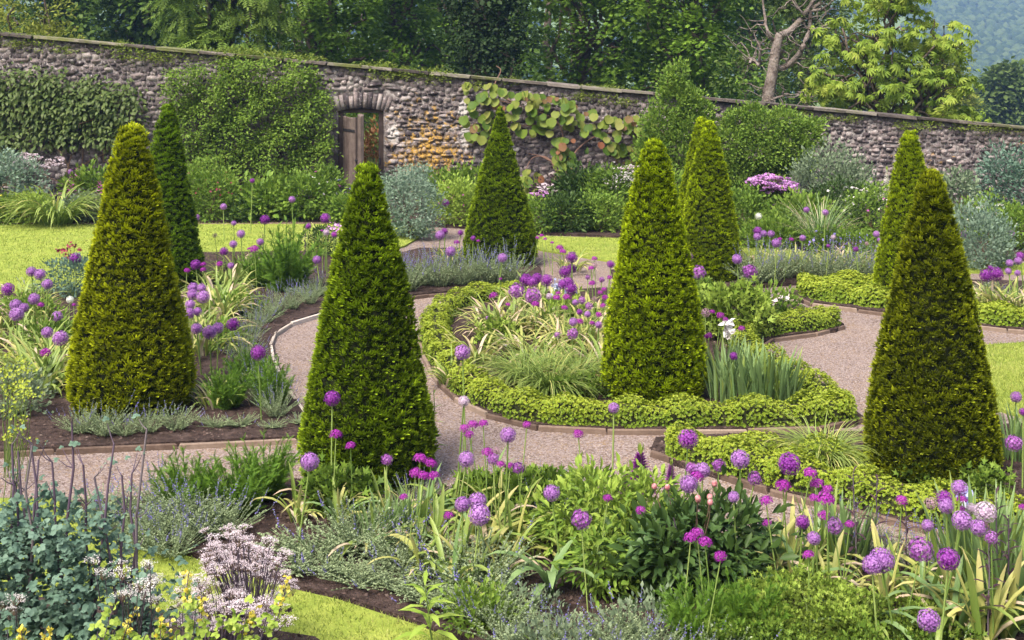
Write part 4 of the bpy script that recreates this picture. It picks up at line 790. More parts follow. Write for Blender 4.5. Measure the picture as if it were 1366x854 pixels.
# ------------------------------------------------------------------ leafy masses: shrubs, climbers, trees
def isl(T): return any(T is q for q in (T_DIA, T_OVAL, T_TRI, T_DROOP))
def blob(b, els, n, T, L, asp=.5, up=.3, inward=.35, mat=0, rand=.5, droop=0.0, tipk=None, flat=0.0, seed=0, clump=0.0, cl=9):
    """leaves through the outer part of a union of lumpy ellipsoids els=[(cx,cy,cz,rx,ry,rz)], denser in clumps, open between"""
    E = np.array(els, float); w = (E[:, 3]*E[:, 5]+E[:, 3]*E[:, 4]+E[:, 4]*E[:, 5]); w /= w.sum(); n0 = max(8, int(n/cl)); k = rng.choice(len(E), int(n0*1.7), p=w)
    d = rdir(len(k)); lump = 1+.16*sn(E[k, :3]+d, 2.4, seed)+.08*sn(E[k, :3]*2+d, 6, seed+1)
    q = 1-inward*rnd(len(k))**1.5; P = E[k, :3]+d*E[k, 3:]*(q*lump)[:, None]; keep = np.ones(len(k), bool)
    for j in range(len(E)): keep &= (j == k) | ((((P-E[j, :3])/E[j, 3:])**2).sum(1) > .42)
    if clump: keep &= (sn(P, clump, seed+3)+rnd(len(P), -.5, .5)) > -.45
    kk = k[keep][:n0]; P, d = P[keep][:n0], d[keep][:n0]; r_cl = L*(1.3 if isl(T) else .9)*(cl/9)**.4
    P = np.repeat(P, cl, 0); d = np.repeat(d, cl, 0); kk = np.repeat(kk, cl); m = len(P); off = rng.normal(size=(m, 3))*np.array([1, 1, .7]); P = P+off*r_cl*.75
    bright = np.repeat(rnd(m//cl, -.22, .22), cl)
    out = nrm(nrm(d/np.maximum(E[kk, 3:], 1e-3))+nrm(off)*.8); dr = nrm(out+np.array([0, 0, up])+rdir(m)*rand-np.array([0, 0, droop]))
    X, Y, N = frames(dr, nrm(out*(1-flat)+np.array([0, 0, .6+flat])+rdir(m)*.45)); l = L*rnd(m, .6, 1.3)
    b.inst(T, P, X, Y, N, l*asp if isl(T) else l, l, np.clip(.5+.25*sn(P, 1.6/max(L, .02)*.12, seed+5)+bright+rnd(m, -.28, .28), 0, 1), mat, np.clip(rnd(m, .0, 1.1), 0, 1) if tipk is None else tipk)
    return b
def limb(b, p0, p1, r0, r1, sag=0.0, m=7, wob=.04, sides=6, mat=0):
    p0, p1 = np.array(p0, float), np.array(p1, float); t = np.linspace(0, 1, m); L = np.linalg.norm(p1-p0)
    P = p0+(p1-p0)*t[:, None]+np.array([0, 0, sag])*np.sin(t*math.pi)[:, None]; w = rng.normal(size=(m, 3))*wob*L; w[0] = 0; w[-1] *= .3
    return tubes(b, [P+w], [r0+(r1-r0)*t], sides, rng.uniform(), mat)
def lm(name, cols, tip=None, **k): M[name] = leafmat(name, cols, tip, **k); return M[name]
lm('lf_mid', [(.055,.11,.014), (.10,.18,.022), (.165,.26,.034)], (.25,.34,.05), tipfac=.5)
lm('lf_bright', [(.075,.15,.018), (.125,.22,.028), (.20,.30,.045)], (.32,.40,.07), tipfac=.5)
lm('lf_lime', [(.155,.25,.030), (.23,.34,.045), (.32,.42,.075)], (.44,.50,.11), tipfac=.4)
lm('lf_dark', [(.025,.055,.012), (.045,.088,.018), (.075,.125,.028)], (.10,.16,.035), tipfac=.4, rough=.5, spec=.22)
lm('lf_glossy', [(.038,.085,.024), (.068,.13,.038), (.11,.18,.06)], (.12,.19,.05), tipfac=.35, rough=.4, spec=.3, objrand=.5)
lm('lf_blue', [(.075,.135,.095), (.11,.185,.13), (.165,.255,.19)], (.21,.31,.22), tipfac=.4, rough=.6)
lm('lf_silver', [(.12,.19,.125), (.18,.26,.18), (.26,.34,.25)], (.31,.39,.29), tipfac=.5, rough=.7)
lm('lf_grey', [(.11,.16,.09), (.17,.23,.13), (.25,.31,.19)], (.28,.33,.2), tipfac=.4, rough=.65)
lm('lf_feather', [(.055,.13,.012), (.085,.18,.018), (.13,.24,.026)], (.20,.32,.04), tipfac=.5)
lm('lf_chart', [(.22,.30,.025), (.32,.40,.03), (.42,.48,.05)], (.5,.52,.09), tipfac=.5)
lm('lf_purple', [(.045,.025,.035), (.08,.045,.055), (.12,.075,.07)], (.10,.10,.04), tipfac=.3)
lm('fl_white', [(.55,.50,.50), (.70,.66,.64), (.80,.78,.74)], trans=.2, rough=.8, spec=.1)
lm('fl_pinkwhite', [(.54,.42,.47), (.68,.58,.61), (.80,.74,.75)], trans=.2, rough=.8, spec=.1)
lm('fl_cream', [(.62,.58,.44), (.72,.70,.58), (.80,.78,.7)], trans=.2, rough=.8, spec=.1)
lm('fl_pink', [(.46,.18,.48), (.62,.32,.63), (.74,.50,.74)], trans=.25, rough=.7, spec=.1)
lm('fl_magenta', [(.38,.02,.28), (.52,.05,.40), (.62,.14,.50)], trans=.25, rough=.6, spec=.2)
lm('fl_crimson', [(.16,.012,.04), (.28,.025,.07), (.40,.10,.16)], trans=.2, rough=.6)
lm('fl_yellow', [(.70,.58,.06), (.78,.68,.12), (.83,.76,.25)], trans=.25, rough=.6)
lm('fl_orange', [(.55,.24,.02), (.66,.34,.03)], trans=.2)
lm('fl_blue', [(.30,.33,.62), (.45,.48,.74), (.66,.66,.82)], trans=.3, rough=.6)
lm('fl_purple', [(.14,.01,.15), (.22,.02,.22), (.28,.06,.28)], trans=.15, rough=.6)
lm('st_purple', [(.07,.045,.07), (.11,.08,.11), (.15,.125,.13)], trans=0, rough=.5, objrand=.6)
lm('st_brown', [(.08,.05,.035), (.14,.09,.06), (.2,.14,.09)], trans=0, rough=.8, objrand=.6)
def feather_mesh(seed, n=46, h=.42, R=.20, mat='lf_feather'):
    global rng; keep = rng; rng = np.random.default_rng(seed); b = B(); az = rnd(n, 0, 6.28); q = np.sqrt(rnd(n)); base = np.stack([np.cos(az)*R*.5*q, np.sin(az)*R*.5*q, 0*q], -1)
    A = arcs(base, az, h*rnd(n, .6, 1.1)*(1.1-.35*q), R*(.2+.75*q), 7, 1.4); tubes(b, A, .0025, 3, .4)
    for j in range(1, 7):
        for s_ in range(5):
            P = A[:, j]-(A[:, j]-A[:, j-1])*rnd((n, 1)); tn = nrm(A[:, j]-A[:, j-1]); dr = nrm(tn*1.0+rdir(n)*.9); X, Y, N = frames(dr, rdir(n)); L = .085*(1.25-.12*j)*rnd(n, .7, 1.2)
            b.inst(T_FEATH, P, X, Y, N, L*1.1, L, rnd(n), 0)
    rng = keep; return b.mesh('fronds', M[mat])
FEA = [feather_mesh(300+i) for i in range(2)]
for px, py, s_, lab in ((250,692,.98,'bright green feathery clump beside the gravel at lower left'), (318,694,1.0,'left of the two large feathery green clumps by the big yew'), (352,672,1.0,'right-hand feathery green clump close to the big yew'),
                        (304,551,.9,'low feathery green clump nearest the golden yew'), (333,520,.85,'rear feathery green clump on the left bed soil'), (362,548,.95,'feathery green clump amid catmint at the pale edging'), (384,392,1.9,'wide ferny green clump before the left lawn'), (350,386,1.2,'smaller ferny tuft left of the wide ferny clump'),
                        (1000,880,.9,'upright feathery green seedling at the bottom edge'), (935,880,.9,'slender feathery green shoots before the glossy bush')):
    x, y, _ = gp(px, py); link('fronds', FEA[rng.integers(2)], parent=thing('feathery_clump', lab, 'plant', (x, y, .045), rng.uniform(0, 6), s_, 'feathery green clumps'))
def shrub(name, label, cat, px, py, els, n, T, L, mat, asp=.5, up=.3, extra=None, stems=6, sm='st_brown', **k):
    """a bush of leaves on stems; els are relative to its base, in metres"""
    x, y, _ = gp(px, py); t = thing(name, label, cat, (x, y, .045)); b = blob(B(), els, n, T, L, asp, up, seed=int(px), **k)
    link('foliage', b.mesh('foliage', M[mat]), parent=t); s_ = B()
    for i in range(stems):
        e = els[i % len(els)]; limb(s_, (rng.uniform(-.05, .05), rng.uniform(-.05, .05), 0), (e[0]+rng.uniform(-.4, .4)*e[3], e[1]+rng.uniform(-.4, .4)*e[4], e[2]+rng.uniform(0, .6)*e[5]), .010+.006*e[5], .004, 0, 5, .03, 4)
    link('stems', s_.mesh('stems', M[sm]), parent=t)
    if extra:                                            # flowers: (material, count, size, template, where)
        for fm, cnt, fs, T2, hi in extra:
            E = np.array(els); b = B(); kk = rng.integers(len(E), size=cnt); d = rdir(cnt); d[:, 2] = np.abs(d[:, 2])*hi+(1-hi)*d[:, 2]; d = nrm(d); P = E[kk, :3]+d*E[kk, 3:]*rnd((cnt, 1), 1.0, 1.12)
            N = nrm(d+np.array([0, -.5, .4])); X = nrm(np.cross(rdir(cnt), N)); Y = np.cross(N, X); b.inst(T2, P, X, Y, N, fs*rnd(cnt, .7, 1.2), fs, rnd(cnt)); prop(link('flowers', b.mesh('flowers', M[fm]), parent=t), kind='stuff')
    return t
def mound(w, h, k=5, d=None, s=1):
    """a lumpy mound of ellipsoids w wide and h tall"""
    r = random.Random(int(w*997+h*131+k+s)); d = d or w*.8; out = [(0, 0, h*.45, w*.36, d*.36, h*.52)]
    for i in range(k): a = 6.28*i/k+r.uniform(-.4, .4); out.append((math.cos(a)*w*.27, math.sin(a)*d*.27, h*r.uniform(.3, .55), w*r.uniform(.2, .28), d*r.uniform(.2, .28), h*r.uniform(.32, .45)))
    return out
# the light green bush and the dark glossy one at mid front, leaf by leaf
LEAFP = {}
for key, mt, T, asp in (('glossy', 'lf_glossy', T_OVAL, .46), ('bright', 'lf_bright', T_OVAL, .36), ('lily', 'lf_bright', T_DROOP, .4), ('blue', 'lf_blue', T_TRIF, 1.0)):
    LEAFP[key] = []
    for i in range(4):
        b = B(); X, Y, N = np.array([[1., 0, 0]]), np.array([[0, 1., 0]]), np.array([[0, 0, 1.]]); b.inst(T, np.zeros((1, 3)), X, Y, N, (asp if T is not T_TRIF else 1)*(.85+.1*i), 1.0, .2+.2*i, 0, .3+.2*i); LEAFP[key].append(b.mesh('leaf', M[mt], T is T_OVAL))
def aim(o, d, n):
    Y = Vector(d).normalized(); X = Y.cross(Vector(n)).normalized(); o.rotation_euler = Matrix((X, Y, X.cross(Y))).transposed().to_euler()
def leafy_bush(name, label, px, py, els, n, key, L, stems=12, inner=None, sm='st_brown', inn_n=1500):
    x, y, _ = gp(px, py); t = thing(name, label, 'bush', (x, y, .045)); E = np.array(els); w = E[:, 3]*E[:, 5]; w = w/w.sum(); c = 0
    while c < n:
        k = rng.choice(len(E), p=w); d = nrm(rng.normal(size=3)); d[2] = abs(d[2])-.25; d[1] -= .25; d = nrm(d); P = E[k, :3]+d*E[k, 3:]*rng.uniform(.78, 1.08)
        if P[2] < .04 or any((((P-E[j, :3])/E[j, 3:])**2).sum() < .7 for j in range(len(E)) if j != k): continue
        s_ = L*rng.uniform(.65, 1.25); o = link('leaf', LEAFP[key][rng.integers(4)], tuple(P-d*s_*.4), 0, s_, t); r = nrm(rng.normal(size=3)); aim(o, d*np.array([1, 1, .45])+.55*r-np.array([0, 0, .1]), np.array([0, -.1, 1.])+.5*d+.3*nrm(rng.normal(size=3))); c += 1
    if inner: link('inner_foliage', blob(B(), [(a, b_, c_, d*.9, e*.9, f*.9) for a, b_, c_, d, e, f in els], inn_n, T_OVAL, L*.9, .42, .2, .6, seed=3).mesh('inner_foliage', M[inner]), parent=t)
    s_ = B()
    for i in range(stems): e = els[i % len(els)]; limb(s_, (rng.uniform(-.08, .08), rng.uniform(-.08, .08), 0), (e[0]+rng.uniform(-.6, .6)*e[3], e[1]+rng.uniform(-.6, .6)*e[4], e[2]+rng.uniform(.2, .9)*e[5]), .007, .004, 0, 5, .03, 4)
    link('stems', s_.mesh('stems', M[sm]), parent=t); return t
pe = leafy_bush('peony_bush', 'dark glossy-leaved bush with round reddish buds at mid front', 925, 802, mound(.84, .55, 6), 290, 'glossy', .105, 16, 'lf_dark', sm='st_purple')
M['bud'] = noisemat('pink_bud', [(.22,.05,.06), (.42,.16,.17), (.55,.35,.30)], 40, 3, .5, .1)
for i in range(8):                                       # buds on stalks above the glossy leaves
    a = rng.uniform(0, 6.28); q = rng.uniform(.1, .32); h = rng.uniform(.55, .66); bb = B(); limb(bb, (q*.6*math.cos(a), q*.6*math.sin(a), .35), (q*math.cos(a), q*math.sin(a), h), .004, .003, 0, 4, .02, 4); s_ = link('bud_stalk', bb.mesh('bud_stalk', M['st_brown']), parent=pe)
    bm = bmesh.new(); bmesh.ops.create_icosphere(bm, subdivisions=2, radius=.017)
    for v in bm.verts: v.co.z *= 1.1
    bmobj('bud', bm, M['bud'], s_, (q*math.cos(a), q*math.sin(a), h+.01))
leafy_bush('leafy_bush', 'fresh light green leafy bush left of the dark glossy bush', 812, 745, [(-.05, 0, .26, .30, .26, .24), (.25, .05, .28, .24, .22, .22), (-.25, -.05, .20, .22, .22, .20), (.1, -.15, .2, .25, .2, .2)], 300, 'bright', .075, 18, 'lf_lime', 'stem_green', 1800)
leafy_bush('leafy_bush', 'low patch of bright green leafy shoots before the light bush', 800, 800, [(0, 0, .18, .17, .14, .18), (.14, .02, .14, .12, .12, .14)], 120, 'bright', .075, 8, 'lf_bright', 'stem_green', 500)
M['fl_purple_tip'] = M['lf_lime']
def spire(px, py, h, label, cat, name, col, wd=.02, tip='lf_lime', bare=.25, zb=.045, seedk=0, T=T_DIA, n=130):
    x, y, _ = gp(px, py); t = thing(name, label, cat, (x, y, zb)); b = B(); limb(b, (0, 0, 0), (.01, 0, h), .006, .003, 0, 6, .004, 5); link('stem', b.mesh('stem', M['stem_green']), parent=t)
    q = np.linspace(0, 1, n); a = q*n*2.4; r = wd*(1-.82*q)*1.0; P = np.stack([r*.5*np.cos(a), r*.5*np.sin(a), h*(bare+(1-bare)*q*.93)], -1); d = nrm(np.stack([np.cos(a), np.sin(a), -.25+.9*q], -1)); X, Y, N = frames(d, np.array([0, 0, 1.])); L = wd*(1.15-.75*q)
    b = B().inst(T, P, X, Y, N, L*.7, L, rnd(n)); link('florets', b.mesh('florets', M[col]), parent=t)
    b = B(); X, Y, N = frames(nrm(np.stack([rnd(8, -.3, .3), rnd(8, -.3, .3), np.ones(8)], -1)), rdir(8)); b.inst(T_DIA, np.stack([0*rnd(8), 0*rnd(8), h*rnd(8, .93, .97)], -1), X, Y, N, wd*.35, wd*1.1, .6); link('tip_buds', b.mesh('tip_buds', M[tip]), parent=t); return t
for px, py, h, lab in ((854,705,.47,'tallest deep purple lupin spire with pale tip above the light bush'), (836,702,.33,'short slim purple lupin spire left of the tallest spire'), (895,706,.40,'purple lupin spire at the right end of the light bush')):
    spire(px, py, h, lab, 'lupin', 'lupin', 'fl_purple', .075 if h > .45 else .042, bare=.45, n=170)
for px, py, h, lab in ((103,262,.95,'magenta foxglove spire leftmost by the grass mound at the wall'), (95,264,.80,'shorter pink foxglove spire next to the tall one by the wall'), (133,268,.75,'magenta foxglove spire just left of the golden yew top')):
    spire(px, py+28, h, lab, 'foxglove', 'foxglove', 'fl_magenta', .10, 'lf_bright', .3, n=40)
spire(1183, 316, 1.15, 'cream foxtail-like flower spire against the lichened wall at right', 'flower spire', 'foxtail_lily', 'fl_cream', .07, 'lf_lime', .45)
spire(725, 396, .55, 'thin buff flower spike over the middle bed', 'flower spike', 'flower_spike', 'lf_grey', .02, 'lf_lime', .2)
spire(666, 392, .6, 'thin buff seed spike before the wall yew', 'seed spike', 'flower_spike', 'lf_grey', .02, 'lf_lime', .2)
# leafy single stems
def leafy_stem(px, py, h, label, mat='lf_bright', stemm='stem_green', L=.12, n=14, asp=.3, name='perennial', cat='plant', T=T_DROOP, z0=.25, group=None, up=.5):
    x, y, _ = gp(px, py); t = thing(name, label, cat, (x, y, .045), rng.uniform(0, 6), 1, group); b = B(); lean = rng.uniform(-.05, .05); limb(b, (0, 0, 0), (lean, 0, h), .006, .003, 0, 6, .006, 5); link('stem', b.mesh('stem', M[stemm]), parent=t)
    a = np.arange(n)*2.4; z = h*(z0+(1-z0)*np.linspace(0, 1, n)); l = L*(1.1-.5*np.linspace(0, 1, n))
    for i in range(n):
        b = B(); d = nrm(np.array([[math.cos(a[i]), math.sin(a[i]), up+.6*i/n]])); X, Y, N = frames(d, np.array([0, 0, 1.])); b.inst(T, np.zeros((1, 3)), X, Y, N, l[i]*asp, l[i], rnd(1), 0, .3); link('leaf', b.mesh('leaf', M[mat]), (lean*z[i]/h, 0, z[i]), 0, 1, t)
    return t
leafy_stem(578, 885, .36, 'young lily shoot with broad curving light green leaves at the near lawn edge', 'lf_lime', L=.19, n=16, asp=.26, name='lily', up=.35)
leafy_stem(578, 640, .62, 'slender upright leafy stem at the right side of the big yew', 'lf_bright', L=.10, n=14, asp=.25)
lm('lf_bronze', [(.045,.022,.030), (.075,.04,.05), (.11,.065,.06)], (.10,.06,.09), tipfac=.5, rough=.4, objrand=.5)
for px, py, h, lab in ((1142,775,.62,'tall dark purple-leaved stem against the gravel at lower right'), (1166,770,.55,'second dark purple-leaved stem right of the tall one'), (1210,790,.42,'short bronze-leaved stem between the irises and the dark stems'), (1330,830,.70,'dark slender-leaved stem amid the irises at right'), (1345,850,.62,'thin blackish stem right of the dark iris-bed stem'), (1318,880,.65,'dark wiry stem rising through the striped leaves at lower right')):
    leafy_stem(px, py, h, lab, 'lf_bronze', 'st_purple', .11, 18, .24, cat='plant', group='dark-leaved stems')
for px, py, h, lab in ((407,352,.52,'dark leafy stem standing before the lawn left of the big yew'), (385,348,.42,'small dark stem left of the darker leafy one by the lawn'), (350,352,.40,'purple-leaved tuft beneath the violet alliums by the lawn'), (445,340,.45,'dark-leaved plant with pink buds beside the big yew top')):
    leafy_stem(px, py, h, lab, 'lf_bronze', 'st_purple', .11, 22, .24, group='dark-leaved stems')
# low fresh mounds in the front bed
for px, py, w, h, n, T, L, mt, lab in ((1075,868,.9,.30,7000,T_GER,.030,'lf_lime','bright green mound of finely cut leaves at bottom right'), (990,895,.6,.22,3000,T_GER,.028,'lf_bright','low green cut-leaved mound left of the bright one'), (720,694,.55,.27,900,T_GER,.07,'lf_bright','lobed-leaf green clump before the gravel at mid front'), (655,698,.5,.26,700,T_GER,.07,'lf_mid','lobed-leaf clump at the right foot of the big yew'),
        (455,690,.5,.28,700,T_GER,.075,'lf_mid','rounded-leaf clump at the left foot of the big yew'), (780,698,.5,.27,900,T_DIA,.06,'lf_bright','bushy pale green clump before the gravel behind the light bush'), (640,845,.38,.2,800,T_DIA,.04,'lf_bright','small bright leafy clump with violet-blue flowers on bare soil'), (1190,858,.7,.16,1500,T_GER,.034,'lf_lime','yellow-green low clump under the twin lilac alliums'), (1230,880,.6,.14,1000,T_GER,.034,'lf_mid','low leafy clump beneath the deep violet globe'),
        (1150,915,.45,.2,1200,T_DIA,.03,'lf_mid','small green clump at the bottom edge right of centre'), (860,868,.55,.22,900,T_DIA,.035,'lf_grey','grey-green low clump under the glossy bush'), (700,830,.4,.14,500,T_DIA,.03,'lf_grey','thin grey ground-cover tuft at mid bottom'), (740,890,.5,.2,700,T_DIA,.035,'lf_grey','pale grey foliage clump at the bottom centre'),
        (1240,655,.35,.17,380,T_GER,.06,'lf_bright','fresh green clump at the foot of the bronze yew'), (1312,668,.32,.16,330,T_GER,.06,'lf_bright','right-hand fresh green clump below the bronze yew'), (742,535,.35,.14,330,T_GER,.06,'lf_bright','low rounded leaf clump just inside the front hedge'), (790,535,.35,.14,330,T_GER,.06,'lf_mid','low dark leaf clump left of the middle yew foot'),
        (965,452,.95,.50,1500,T_GER,.10,'lf_lime','big pale green lobed-leaf plant right of the middle yew'), (1030,432,.6,.36,900,T_DIA,.07,'lf_bright','bushy plant with pink blooms at the end of the middle hedge'), (925,425,.6,.45,700,T_GER,.10,'lf_bright','tall lobed-leaf plant behind the middle yew'),
        (750,440,.4,.36,500,T_DIA,.07,'lf_lime','fresh leafy clump in the middle of the hedged bed'), (665,470,.35,.30,400,T_GER,.06,'lf_lime','pale leafy clump at the bare end of the middle bed'), (310,425,.6,.22,800,T_DIA,.07,'lf_bright','low leafy clump on the left bed right of the golden yew'), (20,560,.5,.40,900,T_DIA,.05,'lf_grey','greyish leafy clump at the far left of the left bed'),
        (40,440,.6,.34,900,T_DIA,.055,'lf_bright','fresh green leafy clump among the far left alliums'), (295,470,.5,.26,600,T_DIA,.06,'lf_bright','low fresh leafy clump between golden yew and bare soil'), (95,400,.75,.52,1500,T_DIA,.05,'lf_blue','blue-green bushy plant with dark buds left of the golden yew'), (70,480,.55,.4,900,T_DIA,.06,'lf_mid','green leafy clump under the lilac alliums at left'), (430,345,.5,.45,700,T_DIA,.05,'lf_dark','dark bushy plant left of the big yew top')):
    shrub('leafy_clump', lab, 'plant', px, py, mound(w, h, 5), n, T, L, mt, .5, .5, stems=5, sm='stem_green', clump=0)
# ------------------------------------------------------------------ the near left corner: meadow rue, pink-white umbels, yellow pea flowers
def at_px(px, py, D): return wp(px, py, D)
mr = thing('meadow_rue', 'large blue-green meadow rue with tall bare purplish stems in the lower left corner', 'plant', (-2.05, 5.75, .045)); ox, oy = -2.05, 5.75
b = blob(B(), [(-.30, .05, .72, .36, .30, .36), (.10, 0, .66, .32, .28, .36), (-.05, .1, .98, .30, .26, .16), (.38, .0, .50, .24, .22, .30), (-.62, .1, .75, .3, .3, .42), (-.1, -.1, .35, .5, .3, .3)], 6800, T_TRIF, .048, 1, .15, .9, rand=.7, flat=.4, seed=2, cl=6, clump=5)
link('foliage', b.mesh('foliage', M['lf_blue']), parent=mr)
for i in range(130):                                      # the nearest leaves, each a part
    q = rng.normal(size=3)*np.array([.34, .12, .2])+np.array([-.12, -.18, .78]); s_ = rng.uniform(.045, .072); o = link('leaf', LEAFP['blue'][rng.integers(4)], tuple(q), 0, s_, mr); aim(o, nrm(rng.normal(size=3)+np.array([0, -.3, .1])), np.array([0, -.25, 1.])+.35*rng.normal(size=3))
for bx, by, tx, ty in ((25,1000,22,600), (130,1000,158,585), (215,1000,262,570), (300,1000,118,590), (475,990,560,580), (360,1000,325,622), (560,1000,350,645), (60,1000,85,640), (250,990,195,620), (430,1000,465,640), (510,1000,500,640), (150,1000,40,610), (330,1000,430,600), (90,1000,130,620)):
    px0, px1 = bx/2.965*1.0, tx/2.965; P0 = at_px(px0, 1015, 5.75); P1 = at_px(px1, ty, 5.8); sb = B(); m = 8; t_ = np.linspace(0, 1, m)[:, None]
    P = np.array([P0[0]-ox, P0[1]-oy+rng.uniform(-.1, .1), .0])*(1-t_)+np.array([P1[0]-ox, P1[1]-oy+rng.uniform(-.1, .1), P1[2]-.045])*t_; P[1:-1, :2] += rng.normal(size=(m-2, 2))*.012
    tubes(sb, [P], [np.linspace(.0115, .0045, m)], 6, rng.uniform());
    for j in range(5):                                       # small side shoots with young leaves
        q = P[rng.integers(4, m)]; e_ = q+np.array([rng.uniform(-.07, .07), rng.uniform(-.05, .05), rng.uniform(.03, .09)]); tubes(sb, [[q, (q+e_)/2+np.array([0, 0, -.008]), e_]], [[.0035, .0025, .0015]], 4); o = link('leaf', LEAFP['blue'][rng.integers(4)], tuple(e_), 0, rng.uniform(.025, .045), mr); aim(o, nrm(e_-q), np.array([0, -.3, 1.]))
    link('stem', sb.mesh('stem', M['st_purple'], True), parent=mr)
def umbel_mesh(seed, R=.05, n=17, k=10, mat='fl_pinkwhite', fs=.0078):
    global rng; keep = rng; rng = np.random.default_rng(seed); b = B(); q = np.sqrt(rnd(n)); a = rnd(n, 0, 6.28); c = np.stack([np.cos(a)*q*R, np.sin(a)*q*R, .012*(1-q**2)+rnd(n, -.004, .004)], -1)
    tubes(b, np.stack([np.tile([0, 0, -.045], (n, 1)), c*np.array([.6, .6, 1])-np.array([0, 0, .015]), c], 1), .0009, 3, .5, 1)
    for i in range(n):
        p = c[i]+rng.normal(size=(k, 3))*np.array([.0085, .0085, .004]); N = nrm(rng.normal(size=(k, 3))*.4+np.array([0, 0, 1.])); X = nrm(np.cross(rdir(k), N)); b.inst(T_STAR, p, X, np.cross(N, X), N, fs, fs, rnd(k))
    rng = keep; return b.mesh('umbel', [M[mat], M['st_brown']])
UMB = [umbel_mesh(400+i) for i in range(3)]; UMBC = [umbel_mesh(410+i, .06, 18, 8, 'fl_white') for i in range(2)]
def umbel_plant(name, label, px, py, tips, mesh, sc=(.8, 1.25), stem='st_purple', foli=None):
    x, y, _ = gp(px, py); t = thing(name, label, 'plant', (x, y, .045)); b = B()
    for (hx, hy, hz) in tips:
        P1 = np.array([hx-x, hy-y, hz-.06]); mid = P1*np.array([.55, .55, .6])+rng.normal(size=3)*.02; limb(b, (rng.uniform(-.05, .05), rng.uniform(-.05, .05), 0), mid, .004, .003, 0, 4, .01, 4); limb(b, mid, P1, .003, .0016, 0, 4, .01, 4)
        o = link('umbel', mesh[rng.integers(len(mesh))], tuple(P1), 0, rng.uniform(*sc), t); o.rotation_euler = (rng.uniform(-.35, .25), rng.uniform(-.3, .3), rng.uniform(0, 6.28))
    link('stems', b.mesh('stems', M[stem]), parent=t)
    if foli: link('foliage', blob(B(), foli[0], foli[1], T_GER, foli[2], 1, .3, .8, seed=4).mesh('foliage', M[foli[3]]), parent=t)
def tips_in(n, polyp, D):
    out = []; xs = [p[0] for p in polyp]; ys = [p[1] for p in polyp]
    while len(out) < n:
        q = np.array([[rng.uniform(min(xs), max(xs)), rng.uniform(min(ys), max(ys))]])
        if inpoly(q, polyp)[0]: out.append(wp(q[0, 0], q[0, 1], D+rng.uniform(-.45, .45)))
    return out
umbel_plant('cow_parsley', 'broad drift of tiny pinkish-white flowers on dark stems at lower left', 335, 900, tips_in(105, [(262,682), (330,700), (380,730), (408,775), (395,785), (350,772), (330,790), (290,765), (258,742), (280,720)], 6.5), UMB, (.5, .9), foli=([(0, 0, .2, .3, .3, .18)], 160, .03, 'lf_purple'))
umbel_plant('cow_parsley', 'looser lower white flowers between the pink drift and the yellow spikes', 300, 940, tips_in(95, [(240,765), (300,775), (370,790), (395,830), (300,840), (230,830)], 6.1), UMB, (.65, 1.0), foli=([(0, 0, .2, .3, .3, .18)], 160, .03, 'lf_purple'))
umbel_plant('cow_parsley', 'few white flower heads in front of the blue-green meadow rue', 180, 985, tips_in(24, [(120,735), (205,745), (215,800), (190,815), (140,770)], 5.55), UMBC, (.5, .8))
umbel_plant('cow_parsley', 'white flower heads at the far lower left edge', 20, 985, tips_in(12, [(0,790), (30,795), (25,815), (0,820)], 5.5), UMBC, (.5, .8))
def pea(px, py, tips, label):
    x, y, _ = gp(px, py); t = thing('yellow_pea', label, 'plant', (x, y, .045)); sb = B()
    for hx, hy, hz, fl in tips:
        P1 = np.array([hx-x, hy-y, hz-.045]); P0 = np.array([P1[0]*.4+rng.uniform(-.05, .05), P1[1]*.4, 0]); limb(sb, P0, P1, .004, .002, 0, 6, .01, 4); lb = B(); k = 24; q = rnd(k, .45, .9 if fl else 1)[:, None]; P = P0+(P1-P0)*q; d = nrm(rdir(k)+np.array([0, 0, .6])); X, Y, N = frames(d, np.array([0, -.2, 1.])+rdir(k)*.2)
        lb.inst(T_TRIF, P, X, Y, N, .05, .055, rnd(k)); link('leaves', lb.mesh('leaves', M['lf_lime']), parent=t)
        if fl:
            k = int(fl); q = np.linspace(.86, 1.0, k)[:, None]; P = P0+(P1-P0)*q+rng.normal(size=(k, 3))*.008; d = nrm(rdir(k)*np.array([1, 1, .4])+np.array([0, 0, .3])); X, Y, N = frames(d, rdir(k)); fb = B(); fb.inst(T_OVAL, P, X, Y, N, .02, .024, rnd(k)); fb.inst(T_OVAL, P, -X, nrm(Y+N*.6), -N, .018, .020, rnd(k)); link('flower_spike', fb.mesh('flower_spike', M['fl_yellow']), parent=t)
    link('stems', sb.mesh('stems', M['st_purple']), parent=t)
def W5(L, D=5.35): return [(*wp(x, y, D+rng.uniform(-.12, .12)), f) for x, y, f in L]
pea(250, 1090, W5([(252,762,22), (268,795,16), (338,815,26), (385,772,26), (215,818,14), (205,835,0), (240,815,0), (262,812,0), (300,812,0), (318,818,0), (345,830,0), (235,845,0), (285,830,0), (360,812,0), (330,805,0), (275,845,0), (225,830,10)]), 'lime-green pea-leaved plant with yellow flower spikes at lower left')
pea(40, 1090, W5([(28,838,20), (62,838,20), (10,840,0), (130,842,0), (155,838,0), (172,828,12), (95,850,0), (182,812,12), (150,815,0), (196,845,0)]), 'yellow-flowered pea plant at the bottom left corner')
